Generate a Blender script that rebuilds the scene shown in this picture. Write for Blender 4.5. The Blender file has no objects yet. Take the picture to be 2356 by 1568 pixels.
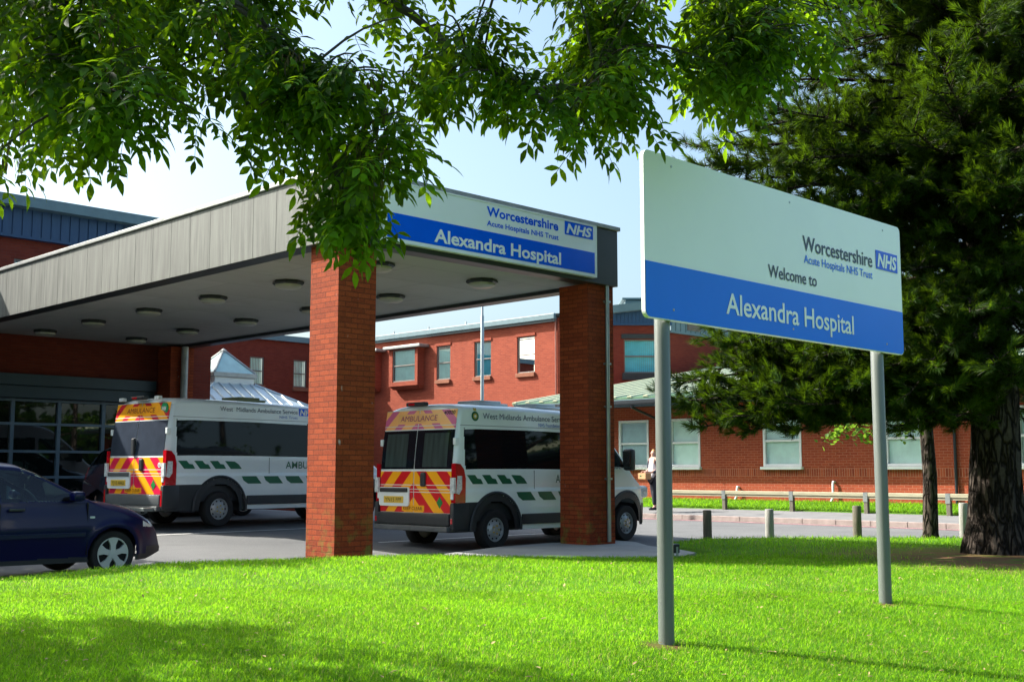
import bpy, bmesh, math, random
import numpy as np
from mathutils import Vector, Matrix, Euler
random.seed(7); rng = np.random.default_rng(7)
C = bpy.context.scene.collection
SC = bpy.context.scene
PI = math.pi; R = math.radians; Q = math.sqrt(.5)

# ------------------------------------------------------------------ camera
EYE = 1.35
F_, CX, CY = 2670.0, 1178.0, 784.0
PITCH = math.atan(299 / F_)
cam = bpy.data.cameras.new('camera'); cam.sensor_width = 36; cam.lens = F_ / 2356 * 36
cam.clip_end = 6000; cam.clip_start = .1
co = bpy.data.objects.new('camera', cam); C.objects.link(co)
co.location = (0, 0, EYE); co.rotation_euler = (PI / 2 + PITCH, 0, 0)
SC.camera = co

# ------------------------------------------------------------------ sun, sky, exposure
SUN_AZ, SUN_EL = 75.0, 40.0                                   # degrees to the left of the view, height
SUN = Vector((-math.sin(R(SUN_AZ)) * math.cos(R(SUN_EL)), math.cos(R(SUN_AZ)) * math.cos(R(SUN_EL)), math.sin(R(SUN_EL))))
w = bpy.data.worlds.new('World'); SC.world = w; w.use_nodes = True
nt = w.node_tree; bg = nt.nodes['Background']
sky = nt.nodes.new('ShaderNodeTexSky'); sky.sky_type = 'NISHITA'; sky.sun_disc = False
sky.sun_elevation = R(SUN_EL); sky.sun_rotation = R(-SUN_AZ); sky.air_density = 1.0; sky.dust_density = 5.0; sky.ozone_density = 1.0
tint = nt.nodes.new('ShaderNodeMix'); tint.data_type = 'RGBA'; tint.blend_type = 'MULTIPLY'; tint.inputs[0].default_value = 1; tint.inputs[7].default_value = (.92, 1.03, 1.04, 1)
nt.links.new(sky.outputs[0], tint.inputs[6]); nt.links.new(tint.outputs[2], bg.inputs[0]); bg.inputs[1].default_value = .12
sl = bpy.data.lights.new('sun', 'SUN'); sl.energy = 4.3; sl.angle = R(.5); sl.color = (1, .95, .86)
so = bpy.data.objects.new('sun', sl); C.objects.link(so); so.rotation_euler = SUN.to_track_quat('Z', 'Y').to_euler()
SC.view_settings.view_transform = 'Standard'; SC.view_settings.look = 'None'
SC.view_settings.exposure = 1.35; SC.view_settings.gamma = 1
SC.cycles.max_bounces = 8; SC.cycles.diffuse_bounces = 2; SC.cycles.glossy_bounces = 3; SC.cycles.transparent_max_bounces = 16; SC.cycles.use_denoising = True

# ------------------------------------------------------------------ helpers
def at(px, py, Y):
    """point on the sight line at distance Y ahead of the camera (pixels of a 2356 wide frame)"""
    u, v = px - CX, CY - py
    b = F_ * math.cos(PITCH) - v * math.sin(PITCH); c = F_ * math.sin(PITCH) + v * math.cos(PITCH)
    return Vector((u * Y / b, Y, EYE + c * Y / b))

class MB:
    def __init__(s): s.v = []; s.f = []; s.m = []; s.mi = 0
    def add(s, vs, fs):
        o = len(s.v); s.v += [tuple(p) for p in vs]
        for f in fs: s.f.append(tuple(o + i for i in f)); s.m.append(s.mi)
        return s
    def box(s, x0, x1, y0, y1, z0, z1, M=None):
        vs = [(x, y, z) for x in (x0, x1) for y in (y0, y1) for z in (z0, z1)]
        if M: vs = [M @ Vector(p) for p in vs]
        return s.add(vs, [(0, 1, 3, 2), (4, 6, 7, 5), (0, 4, 5, 1), (2, 3, 7, 6), (0, 2, 6, 4), (1, 5, 7, 3)])
    def cbox(s, x0, x1, y0, y1, z0, z1, c=.01, M=None):
        """box with chamfered edges"""
        bm = bmesh.new(); bmesh.ops.create_cube(bm, size=1)
        for v in bm.verts: v.co = Vector(((x0 + x1) / 2 + v.co.x * (x1 - x0), (y0 + y1) / 2 + v.co.y * (y1 - y0), (z0 + z1) / 2 + v.co.z * (z1 - z0)))
        bmesh.ops.bevel(bm, geom=bm.edges[:], offset=c, segments=2, affect='EDGES', profile=.5)
        return s.bm(bm, M)
    def bm(s, bm, M=None):
        bm.verts.index_update()
        vs = [(M @ v.co) if M else v.co.copy() for v in bm.verts]; fs = [[v.index for v in f.verts] for f in bm.faces]
        bm.free(); return s.add(vs, fs)
    def prism(s, pts, axis, a, b):
        """extrude a 2D outline: axis 'y' takes (x,z) points, 'x' takes (y,z), 'z' takes (x,y)"""
        n = len(pts)
        def P(p, t): return {'y': (p[0], t, p[1]), 'x': (t, p[0], p[1]), 'z': (p[0], p[1], t)}[axis]
        vs = [P(p, a) for p in pts] + [P(p, b) for p in pts]
        return s.add(vs, [tuple(range(n)), tuple(range(2 * n - 1, n - 1, -1))] + [(i, n + i, n + (i + 1) % n, (i + 1) % n) for i in range(n)])
    def quad(s, *p): return s.add(p, [tuple(range(len(p)))])
    def tube(s, pts, rad, n=8, cap=True):
        pts = [Vector(p) for p in pts]; rad = rad if hasattr(rad, '__len__') else [rad] * len(pts)
        vs = []; up = Vector((0, 0, 1)); X = None
        for i, p in enumerate(pts):
            d = (pts[min(i + 1, len(pts) - 1)] - pts[max(i - 1, 0)]).normalized()
            if X is None: X = d.cross(up if abs(d.z) < .9 else Vector((1, 0, 0))).normalized()
            else: X = (X - d * X.dot(d)).normalized()
            Y = d.cross(X)
            vs += [p + (X * math.cos(2 * PI * k / n) + Y * math.sin(2 * PI * k / n)) * rad[i] for k in range(n)]
        fs = [(i * n + k, i * n + (k + 1) % n, (i + 1) * n + (k + 1) % n, (i + 1) * n + k) for i in range(len(pts) - 1) for k in range(n)]
        if cap: fs += [tuple(range(n - 1, -1, -1)), tuple(range((len(pts) - 1) * n, len(pts) * n))]
        return s.add(vs, fs)
    def lathe(s, prof, n=32, M=None, cap=True):
        """prof: (radius, height) about local z"""
        vs = [(r * math.cos(2 * PI * k / n), r * math.sin(2 * PI * k / n), h) for r, h in prof for k in range(n)]
        if M: vs = [M @ Vector(p) for p in vs]
        fs = [(i * n + k, i * n + (k + 1) % n, (i + 1) * n + (k + 1) % n, (i + 1) * n + k) for i in range(len(prof) - 1) for k in range(n)]
        if cap and prof[0][0] > 1e-5: fs.append(tuple(range(n - 1, -1, -1)))
        if cap and prof[-1][0] > 1e-5: fs.append(tuple(range((len(prof) - 1) * n, len(prof) * n)))
        return s.add(vs, fs)
    def build(s, name, mats, parent=None, smooth=False, recalc=True):
        me = bpy.data.meshes.new(name); me.from_pydata(s.v, [], s.f)
        mats = mats if isinstance(mats, (list, tuple)) else [mats]
        for m in mats: me.materials.append(m)
        if len(mats) > 1: me.polygons.foreach_set('material_index', s.m)
        if recalc:
            b = bmesh.new(); b.from_mesh(me); bmesh.ops.recalc_face_normals(b, faces=b.faces); b.to_mesh(me); b.free()
        uvl = me.uv_layers.new(name='UVMap')
        for p in me.polygons:                                  # box projection in metres
            n = p.normal
            if abs(n.z) > .8: t1, t2 = Vector((1, 0, 0)), Vector((0, 1, 0))
            else: t1 = Vector((-n.y, n.x, 0)).normalized(); t2 = Vector((0, 0, 1))
            for li in p.loop_indices:
                q = me.vertices[me.loops[li].vertex_index].co; uvl.data[li].uv = (q.dot(t1), q.dot(t2))
        if smooth:
            me.polygons.foreach_set('use_smooth', [True] * len(me.polygons))
            if smooth != 'all': me.set_sharp_from_angle(angle=R(38))
        return link(name, me, parent)
def link(name, me, parent=None):
    o = bpy.data.objects.new(name, me); C.objects.link(o)
    if parent: o.parent = parent
    return o
def tri_mesh(name, V, T, mat_, parent=None, smooth=False, tint=None):
    me = bpy.data.meshes.new(name); V = np.asarray(V, np.float32); T = np.asarray(T, np.int32)
    me.vertices.add(len(V)); me.vertices.foreach_set('co', V.ravel())
    me.loops.add(T.size); me.loops.foreach_set('vertex_index', T.ravel())
    me.polygons.add(len(T)); me.polygons.foreach_set('loop_start', np.arange(0, T.size, 3, dtype=np.int32))
    if smooth: me.polygons.foreach_set('use_smooth', np.ones(len(T), bool))
    me.update(calc_edges=True); me.materials.append(mat_)
    if tint is not None: me.attributes.new('tint', 'FLOAT', 'POINT').data.foreach_set('value', np.asarray(tint, np.float32))
    return link(name, me, parent)
def tag(o, label=None, cat=None, group=None, kind=None):
    if label: o['label'] = label
    if cat: o['category'] = cat
    if group: o['group'] = group
    if kind: o['kind'] = kind
    return o
def thing(name, label, cat, loc=(0, 0, 0), rotz=0, group=None):
    o = bpy.data.objects.new(name, None); C.objects.link(o); o.location = loc; o.rotation_euler = (0, 0, rotz); o.empty_display_size = .2
    return tag(o, label, cat, group)
def copy_tree(o, parent=None):
    c = o.copy(); C.objects.link(c)
    if parent: c.parent = parent
    for ch in list(o.children): copy_tree(ch, c)
    return c

_caps = {}
def text(name, parent, s, mat_, x0, x1, z, cap, M, bold=.0, shear=0., depth=.002):
    """lettering mesh: x0..x1 along local x, baseline z, capital height; M maps (x, depth, z) to parent's space"""
    def raw(t):
        cu = bpy.data.curves.new('lettering', 'FONT'); cu.body = t; cu.size = 1; cu.offset = bold; cu.shear = shear; cu.resolution_u = 3; cu.extrude = .0
        o = bpy.data.objects.new('tmp', cu); C.objects.link(o)
        dg = bpy.context.evaluated_depsgraph_get(); me = bpy.data.meshes.new_from_object(o.evaluated_get(dg))
        bpy.data.objects.remove(o); bpy.data.curves.remove(cu); return me
    if 'H' not in _caps:
        m = raw('H'); _caps['H'] = max(v.co.y for v in m.vertices)
    me = raw(s); xs = [v.co.x for v in me.vertices]; a, b = min(xs), max(xs)
    k = cap / _caps['H']; kx = (x1 - x0) / (b - a)
    for v in me.vertices: v.co = M @ Vector((x0 + (v.co.x - a) * kx, -depth, z + v.co.y * k))
    me.name = name; me.materials.clear(); me.materials.append(mat_)
    return link(name, me, parent)

# ------------------------------------------------------------------ materials
def new_mat(name):
    m = bpy.data.materials.new(name); m.use_nodes = True; n = m.node_tree
    return m, n, n.nodes['Principled BSDF'], n.nodes, n.links
def nd(nodes, t, **kw):
    x = nodes.new('ShaderNode' + t)
    for k, v in kw.items(): setattr(x, k, v)
    return x
def mix_rgb(n, l, fac, a, b, bt='MIX'):
    m = nd(n, 'Mix', data_type='RGBA', blend_type=bt)
    for sock, v in ((m.inputs[0], fac), (m.inputs[6], a), (m.inputs[7], b)):
        if hasattr(v, 'links') or isinstance(v, bpy.types.NodeSocket): l.new(v, sock)
        elif isinstance(v, (int, float)): sock.default_value = v
        else: sock.default_value = (*v, 1)
    return m.outputs[2]
def ramp(n, l, src, lo, hi):
    m = nd(n, 'MapRange'); m.clamp = True; l.new(src, m.inputs[0]); m.inputs[1].default_value = lo; m.inputs[2].default_value = hi
    return m.outputs[0]
def noise(n, l, scale, detail=4, rough=.55, vec=None):
    t = nd(n, 'TexNoise'); t.inputs['Scale'].default_value = scale; t.inputs['Detail'].default_value = detail; t.inputs['Roughness'].default_value = rough
    if vec is not None: l.new(vec, t.inputs['Vector'])
    return t.outputs[0]
def coords(n, l, kind='Object', scale=None):
    tc = nd(n, 'TexCoord'); o = tc.outputs[kind]
    if scale:
        mp = nd(n, 'Mapping'); l.new(o, mp.inputs[0]); mp.inputs['Scale'].default_value = scale; o = mp.outputs[0]
    return o
def add_bump(n, l, p, h, strength=.3, dist=.01):
    b = nd(n, 'Bump'); b.inputs['Strength'].default_value = strength; b.inputs['Distance'].default_value = dist
    l.new(h, b.inputs['Height']); l.new(b.outputs[0], p.inputs['Normal'])
def pm(name, col, rough=.5, metal=0., var=.12, vs=3., bump=0., bs=60., coat=0., stretch=None, spec=.5):
    m, t, p, n, l = new_mat(name)
    vec = coords(n, l, 'Object', stretch)
    f = ramp(n, l, noise(n, l, vs, 5, .6, vec), .3, .7)
    c = mix_rgb(n, l, f, [x * (1 - var) for x in col], [min(1, x * (1 + var)) for x in col])
    l.new(c, p.inputs['Base Color']); p.inputs['Roughness'].default_value = rough; p.inputs['Metallic'].default_value = metal
    p.inputs['Specular IOR Level'].default_value = spec
    if coat: p.inputs['Coat Weight'].default_value = coat; p.inputs['Coat Roughness'].default_value = .03
    if bump: add_bump(n, l, p, noise(n, l, bs, 4, .6, coords(n, l)), bump, .01)
    return m
def brick_mat(name, c1, c2, mortar, soldier=None, stain=.25, off=(0, 0), bump=.5, patch=None, bs=1., msz=.0052):
    m, t, p, n, l = new_mat(name)
    mp = nd(n, 'Mapping'); l.new(coords(n, l, 'UV'), mp.inputs[0]); mp.inputs['Location'].default_value = (off[0], off[1], 0)
    b = nd(n, 'TexBrick'); l.new(mp.outputs[0], b.inputs['Vector'])
    b.offset = .5; b.squash = 1; b.inputs['Scale'].default_value = 1
    b.inputs['Brick Width'].default_value = .225 * bs; b.inputs['Row Height'].default_value = .075 * bs; b.inputs['Mortar Size'].default_value = msz
    b.inputs['Mortar Smooth'].default_value = .25; b.inputs['Bias'].default_value = -.1
    b.inputs['Color1'].default_value = (*c1, 1); b.inputs['Color2'].default_value = (*c2, 1); b.inputs['Mortar'].default_value = (*mortar, 1)
    ob = coords(n, l, 'Object')
    big = ramp(n, l, noise(n, l, 1.1, 6, .65, ob), .35, .7)
    c = mix_rgb(n, l, big, b.outputs[0], [x * .62 for x in c1], 'MIX'); m1 = c.node; m1.inputs[0].default_value = 0
    sc = nd(n, 'Math', operation='MULTIPLY'); l.new(big, sc.inputs[0]); sc.inputs[1].default_value = stain; l.new(sc.outputs[0], m1.inputs[0])
    fine = ramp(n, l, noise(n, l, 45, 4, .7, ob), .25, .75)
    c = mix_rgb(n, l, .35, c, mix_rgb(n, l, fine, [x * .55 for x in c1], [min(1, x * 1.5) for x in c2]), 'MIX')
    if soldier:                                                # band of upright bricks between two heights
        b2 = nd(n, 'TexBrick'); mp2 = nd(n, 'Mapping'); l.new(coords(n, l, 'UV'), mp2.inputs[0])
        b2.offset = 0; b2.inputs['Scale'].default_value = 1; b2.inputs['Brick Width'].default_value = .075; b2.inputs['Row Height'].default_value = .225
        mp2.inputs['Location'].default_value = (0, -soldier[0], 0); b2.inputs['Mortar Size'].default_value = .005
        b2.inputs['Color1'].default_value = (*[x * .85 for x in c1], 1); b2.inputs['Color2'].default_value = (*c2, 1); b2.inputs['Mortar'].default_value = (*mortar, 1)
        l.new(mp2.outputs[0], b2.inputs['Vector'])
        sx = nd(n, 'SeparateXYZ'); l.new(coords(n, l, 'UV'), sx.inputs[0])
        g = nd(n, 'Math', operation='GREATER_THAN'); l.new(sx.outputs[1], g.inputs[0]); g.inputs[1].default_value = soldier[0]
        h = nd(n, 'Math', operation='LESS_THAN'); l.new(sx.outputs[1], h.inputs[0]); h.inputs[1].default_value = soldier[0] + .225
        k = nd(n, 'Math', operation='MULTIPLY'); l.new(g.outputs[0], k.inputs[0]); l.new(h.outputs[0], k.inputs[1])
        c = mix_rgb(n, l, k.outputs[0], c, b2.outputs[0])
    if patch:                                                  # moss and white salts near the foot of a pier
        sx = nd(n, 'SeparateXYZ'); l.new(ob, sx.inputs[0])
        low = nd(n, 'MapRange'); l.new(sx.outputs[2], low.inputs[0]); low.inputs[1].default_value = 1.0; low.inputs[2].default_value = .1
        ms = ramp(n, l, noise(n, l, 5, 4, .6, ob), .5, .66)
        k = nd(n, 'Math', operation='MULTIPLY'); l.new(low.outputs[0], k.inputs[0]); l.new(ms, k.inputs[1])
        c = mix_rgb(n, l, k.outputs[0], c, (.17, .16, .03))
        sp = ramp(n, l, noise(n, l, 9, 2, .4, coords(n, l, 'Object', (1, 1, .45))), .76, .82)
        c = mix_rgb(n, l, sp, c, (.5, .42, .4))
    l.new(c, p.inputs['Base Color']); p.inputs['Roughness'].default_value = .85; p.inputs['Specular IOR Level'].default_value = .25
    hs = nd(n, 'Math', operation='MULTIPLY_ADD'); l.new(b.outputs['Fac'], hs.inputs[0]); hs.inputs[1].default_value = -1.
    fs = nd(n, 'Math', operation='MULTIPLY'); l.new(noise(n, l, 38, 5, .7, ob), fs.inputs[0]); fs.inputs[1].default_value = .9; l.new(fs.outputs[0], hs.inputs[2])
    add_bump(n, l, p, hs.outputs[0], bump, .012)
    return m
def glass_mat(name, tint=(.8, .95, .9), rough=.01, refl=(1, 1, 1)):
    m, t, p, n, l = new_mat(name); n.remove(p)
    fr = nd(n, 'Fresnel'); fr.inputs[0].default_value = 1.5
    tr = nd(n, 'BsdfTransparent'); tr.inputs[0].default_value = (*tint, 1)
    gl = nd(n, 'BsdfGlossy'); gl.inputs[0].default_value = (*refl, 1); gl.inputs['Roughness'].default_value = rough
    mx = nd(n, 'MixShader'); l.new(fr.outputs[0], mx.inputs[0]); l.new(tr.outputs[0], mx.inputs[1]); l.new(gl.outputs[0], mx.inputs[2])
    l.new(mx.outputs[0], n['Material Output'].inputs[0]); return m
def leaf_mat(name, col, trans, mixf=.45, var=.35, vs=2.5, rough=.45, dry=None, spec=.2):
    m, t, p, n, l = new_mat(name)
    f = ramp(n, l, noise(n, l, vs, 3, .7, coords(n, l)), .3, .7)
    f2 = ramp(n, l, noise(n, l, 23, 2, .7, coords(n, l)), .3, .7)
    g = nd(n, 'Math', operation='ADD'); l.new(f, g.inputs[0]); l.new(f2, g.inputs[1]); h = nd(n, 'Math', operation='MULTIPLY'); l.new(g.outputs[0], h.inputs[0]); h.inputs[1].default_value = .5
    at_ = nd(n, 'Attribute'); at_.attribute_name = 'tint'
    av = nd(n, 'Math', operation='ADD'); l.new(h.outputs[0], av.inputs[0]); l.new(at_.outputs['Fac'], av.inputs[1]); hv = nd(n, 'Math', operation='MULTIPLY'); l.new(av.outputs[0], hv.inputs[0]); hv.inputs[1].default_value = .5
    ca = mix_rgb(n, l, hv.outputs[0], [x * (1 - var) for x in col], [x * (1 + var) for x in col])
    cb = mix_rgb(n, l, hv.outputs[0], [x * (1 - var) for x in trans], [x * (1 + var) for x in trans])
    if dry:
        g_ = nd(n, 'Math', operation='GREATER_THAN'); l.new(at_.outputs['Fac'], g_.inputs[0]); g_.inputs[1].default_value = .93
        ca = mix_rgb(n, l, g_.outputs[0], ca, dry); cb = mix_rgb(n, l, g_.outputs[0], cb, dry)
    l.new(ca, p.inputs['Base Color'])
    p.inputs['Roughness'].default_value = rough; p.inputs['Specular IOR Level'].default_value = spec
    tl = nd(n, 'BsdfTranslucent'); l.new(cb, tl.inputs[0])
    mx = nd(n, 'MixShader'); mx.inputs[0].default_value = mixf; l.new(p.outputs[0], mx.inputs[1]); l.new(tl.outputs[0], mx.inputs[2])
    l.new(mx.outputs[0], n['Material Output'].inputs[0]); return m

M = {}
M['brick_pier'] = brick_mat('brick_pier', (.19, .030, .009), (.36, .064, .017), (.038, .018, .008), patch=True, bump=1.0, msz=.0062)  # mortar tone darkened for the shadow lying in the raked joints
M['brick_wall'] = brick_mat('brick_wall', (.225, .040, .020), (.34, .070, .034), (.24, .13, .09), stain=.45)
M['brick_low'] = brick_mat('brick_low', (.25, .042, .018), (.36, .072, .028), (.42, .23, .16), soldier=(1.2, 1), stain=.25)
M['brick_shaded'] = brick_mat('brick_shaded', (.14, .022, .013), (.21, .038, .020), (.11, .05, .04), stain=.4)  # wall brick darkened: shade of the unlit walls put into its colour
M['sill_brick'] = brick_mat('sill_brick', (.22, .08, .045), (.30, .12, .07), (.2, .12, .09))
M['fascia'] = pm('fascia_panel', (.108, .113, .102), .65, var=.35, vs=2.6, stretch=(5, 5, .35), bump=.2, bs=26)
M['fascia_dark'] = pm('dark_fascia', (.022, .026, .026), .4, var=.2)
M['flash'] = pm('coping_metal', (.33, .34, .33), .45, metal=.3, var=.2, vs=4)
M['soffit'] = pm('soffit_board', (.42, .41, .385), .75, var=.08, vs=1.5)
def soffit_mat():
    m, t, p, n, l = new_mat('soffit_board'); b = nd(n, 'TexBrick'); l.new(coords(n, l, 'UV'), b.inputs['Vector']); b.offset = .5
    b.inputs['Scale'].default_value = 1; b.inputs['Brick Width'].default_value = 2.44; b.inputs['Row Height'].default_value = 1.22; b.inputs['Mortar Size'].default_value = .006
    b.inputs['Color1'].default_value = (.40, .39, .365, 1); b.inputs['Color2'].default_value = (.44, .43, .405, 1); b.inputs['Mortar'].default_value = (.20, .195, .18, 1)
    s = ramp(n, l, noise(n, l, .9, 6, .7, coords(n, l)), .5, .78)
    c = mix_rgb(n, l, .4, b.outputs[0], (.30, .28, .24)); k = nd(n, 'Math', operation='MULTIPLY'); l.new(s, k.inputs[0]); k.inputs[1].default_value = .55; l.new(k.outputs[0], c.node.inputs[0])
    l.new(c, p.inputs['Base Color']); p.inputs['Roughness'].default_value = .75; return m
M['soffit'] = soffit_mat()
M['white'] = pm('white_enamel', (.72, .75, .72), .35, var=.03)
M['white_sign'] = pm('white_sign_face', (.86, .88, .90), .10, var=.03, vs=.9)
M['blue_sign'] = pm('blue_sign_face', (.002, .19, .97), .2, var=.03, vs=1.2, spec=.16)
M['blue_nhs'] = pm('nhs_blue', (.002, .11, .80), .2, var=.03, spec=.25)
M['ink'] = pm('dark_ink', (.028, .05, .10), .4, var=.05)
M['steel'] = pm('galvanised_steel', (.36, .40, .39), .38, metal=.75, var=.14, vs=9, stretch=(1, 1, .25))
M['pole'] = pm('grey_painted_post', (.14, .155, .15), .3, var=.12, vs=7, stretch=(1, 1, .15))
M['clad_blue'] = pm('blue_cladding', (.010, .050, .125), .45, var=.12, stretch=(6, 6, .3))
M['grey_blue'] = pm('grey_blue_trim', (.10, .17, .20), .45, var=.12)
M['roof_metal'] = pm('pale_metal_roof', (.60, .63, .62), .42, metal=.1, var=.12, vs=2)
M['roof_green'] = pm('green_metal_roof', (.085, .18, .10), .5, var=.14, vs=1.4)
M['rib'] = pm('cream_rib', (.50, .53, .36), .5, var=.08)
M['zinc'] = pm('zinc_sheet', (.55, .63, .66), .35, metal=.35, var=.08, vs=3)
M['frame_brown'] = pm('brown_window_frame', (.16, .13, .115), .5, var=.12)
M['frame_white'] = pm('white_window_frame', (.80, .82, .80), .35, var=.04)
M['frame_blue'] = pm('blue_grey_mullion', (.10, .16, .22), .4, var=.1)
M['blind'] = pm('pale_green_blind', (.70, .92, .83), .7, var=.08)
M['blind_blue'] = pm('blue_blind', (.12, .52, .62), .7, var=.12)
M['glass'] = glass_mat('window_glass', (.97, 1, .99))
M['glass_dark'] = pm('dark_glass', (.004, .006, .008), .03, var=.1, spec=.22)
M['glass_car'] = glass_mat('tinted_car_glass', (.68, .86, .77), .005)
M['gutter'] = pm('black_gutter', (.018, .024, .03), .35, var=.15)
M['plastic_white'] = pm('white_pipe', (.75, .74, .72), .4, var=.06)
M['timber'] = pm('weathered_timber', (.13, .115, .085), .85, var=.3, vs=3, stretch=(12, 12, 1.2), bump=.5, bs=30)
M['timber_pale'] = pm('bleached_timber', (.30, .295, .265), .85, var=.22, vs=3, stretch=(12, 12, 1.2), bump=.5, bs=30)
M['rail_timber'] = pm('rail_timber', (.33, .31, .21), .85, var=.2, vs=3, stretch=(1, 1, 12), bump=.3, bs=30)
def bark():
    m, t, p, n, l = new_mat('pine_bark'); v = nd(n, 'TexVoronoi', feature='DISTANCE_TO_EDGE'); v.inputs['Scale'].default_value = 1
    o = coords(n, l, 'Object', (9, 9, 2.6)); nz = nd(n, 'TexNoise'); nz.inputs['Scale'].default_value = 1.2; l.new(o, nz.inputs['Vector'])
    ad = nd(n, 'VectorMath', operation='MULTIPLY_ADD'); l.new(nz.outputs[1], ad.inputs[0]); ad.inputs[1].default_value = (1.4, 1.4, 1.4); l.new(o, ad.inputs[2]); l.new(ad.outputs[0], v.inputs['Vector'])
    f = ramp(n, l, v.outputs['Distance'], .02, .22); g = ramp(n, l, noise(n, l, 14, 5, .7, coords(n, l)), .3, .7)
    l.new(mix_rgb(n, l, f, (.014, .011, .009), mix_rgb(n, l, g, (.05, .038, .03), (.105, .085, .07))), p.inputs['Base Color']); p.inputs['Roughness'].default_value = .95; p.inputs['Specular IOR Level'].default_value = .1
    add_bump(n, l, p, f, 1., .05); return m
M['bark_pine'] = bark()
M['bark_ash'] = pm('ash_bark', (.05, .047, .038), .9, var=.35, vs=6, bump=.6, bs=35)
M['leaf_ash'] = leaf_mat('ash_leaf', (.010, .032, .004), (.30, .52, .008), .40, var=.88, rough=.55, spec=.12)
M['seed'] = leaf_mat('ash_keys', (.07, .06, .015), (.14, .13, .02), .35)
M['needle'] = leaf_mat('pine_needle', (.015, .037, .003), (.15, .27, .007), .27, var=.9, vs=2.6, rough=.5, spec=.15)
M['leaf_broad'] = leaf_mat('lime_leaf', (.07, .16, .02), (.35, .6, .05), .5)
M['grass'] = leaf_mat('grass_blade', (.080, .205, .009), (.36, .70, .018), .5, var=.62, vs=1.3, rough=.6, dry=(.46, .42, .13), spec=.12)
M['grass_dry'] = pm('dry_stain', (.20, .10, .05), .9)
M['white_paint'] = pm('road_paint', (.62, .62, .60), .7, var=.2, vs=8)
M['red_paint'] = pm('red_road_paint', (.50, .22, .24), .8, var=.3, vs=6)
M['concrete'] = pm('concrete_pad', (.32, .32, .31), .9, var=.15, vs=1.3, bump=.2, bs=40)
M['kerb'] = pm('kerb_stone', (.30, .24, .22), .9, var=.18, vs=5, bump=.2)
M['pave'] = pm('footway_tarmac', (.17, .17, .175), .92, var=.12, vs=2, bump=.3, bs=120)
def asphalt():
    m, t, p, n, l = new_mat('asphalt'); o = coords(n, l)
    a = mix_rgb(n, l, ramp(n, l, noise(n, l, .35, 5, .6, o), .3, .7), (.085, .088, .092), (.14, .142, .145))
    a = mix_rgb(n, l, ramp(n, l, noise(n, l, 90, 3, .8, o), .35, .7), a, (.30, .30, .30)); a.node.inputs[0].default_value = .5
    k = nd(n, 'Math', operation='MULTIPLY'); l.new(ramp(n, l, noise(n, l, 110, 3, .8, o), .45, .75), k.inputs[0]); k.inputs[1].default_value = .55; l.new(k.outputs[0], a.node.inputs[0])
    st = ramp(n, l, noise(n, l, .8, 3, .5, o), .60, .74); k2 = nd(n, 'Math', operation='MULTIPLY'); l.new(st, k2.inputs[0]); k2.inputs[1].default_value = .5
    a = mix_rgb(n, l, k2.outputs[0], a, (.045, .046, .05))
    l.new(a, p.inputs['Base Color']); p.inputs['Roughness'].default_value = .9
    add_bump(n, l, p, noise(n, l, 120, 3, .8, o), .5, .006); return m
M['asphalt'] = asphalt()
def lawn_mat():
    m, t, p, n, l = new_mat('lawn_soil'); o = coords(n, l)
    g = mix_rgb(n, l, ramp(n, l, noise(n, l, 1.6, 6, .7, o), .3, .7), (.045, .15, .010), (.085, .25, .014))
    g = mix_rgb(n, l, ramp(n, l, noise(n, l, 60, 4, .8, o), .4, .75), g, (.16, .22, .04))
    def spot(c, r0, r1, amp):
        v = nd(n, 'VectorMath', operation='DISTANCE'); mp = nd(n, 'Mapping'); l.new(o, mp.inputs[0]); mp.inputs['Scale'].default_value = (1, 1, 0); l.new(mp.outputs[0], v.inputs[0]); v.inputs[1].default_value = c
        s = nd(n, 'MapRange'); l.new(v.outputs['Value'], s.inputs[0]); s.inputs[1].default_value = r1; s.inputs[2].default_value = r0
        k = nd(n, 'Math', operation='MULTIPLY'); l.new(s.outputs[0], k.inputs[0]); l.new(ramp(n, l, noise(n, l, 2.5, 5, .7, o), .3, .55), k.inputs[1]); return k.outputs[0]
    g = mix_rgb(n, l, spot((7.0, 16.2, 0), 1.2, 3.6, 1), g, (.19, .10, .055))
    g = mix_rgb(n, l, spot((.98, 7.66, 0), .07, .26, 1), g, (.12, .06, .03))
    g = mix_rgb(n, l, spot((3.06, 9.72, 0), .06, .22, 1), g, (.14, .08, .04))
    l.new(g, p.inputs['Base Color']); p.inputs['Roughness'].default_value = .95; p.inputs['Specular IOR Level'].default_value = .1
    add_bump(n, l, p, noise(n, l, 70, 4, .8, o), .6, .02); return m
M['lawn'] = lawn_mat()
# ------------------------------------------------------------------ ground
def sm(t, a, b):
    t = np.clip((t - a) / (b - a), 0, 1); return t * t * (3 - 2 * t)
def terr(x, y):
    x = np.asarray(x, float); y = np.asarray(y, float)
    a = (y - x) * Q; b = (x + y) * Q
    return np.clip(.04 * (a - 15), -.06, .45) * (1 - sm(b, 15, 22)) + .05 * sm(b, 15, 22)
def zt_(x, y): return float(terr(x, y))
def axis_(lo, hi, step, far):
    c = np.arange(lo, hi + .01, step); g = np.array([1.5, 4, 10, 25, 60, 150, 400, 1000, far]); return np.concatenate([lo - g[::-1], c, hi + g])
LAWN_EDGE = [(-12, 9.3), (-9, 10.7), (-6.9, 11.5), (-5.4, 12.3), (-4.1, 13.3), (-2.75, 15.25), (-1.1, 16.05), (.14, 16.55), (1.2, 16.75), (2.1, 16.9), (2.75, 17.4), (3.1, 18.1), (2.95, 18.9), (2.6, 19.7), (2.9, 21.0), (3.6, 21.9), (5, 22.25), (7, 22.3), (9, 22.2), (12, 21.6), (16, 20), (19, 17), (19, -5), (-12, -5)]
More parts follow.
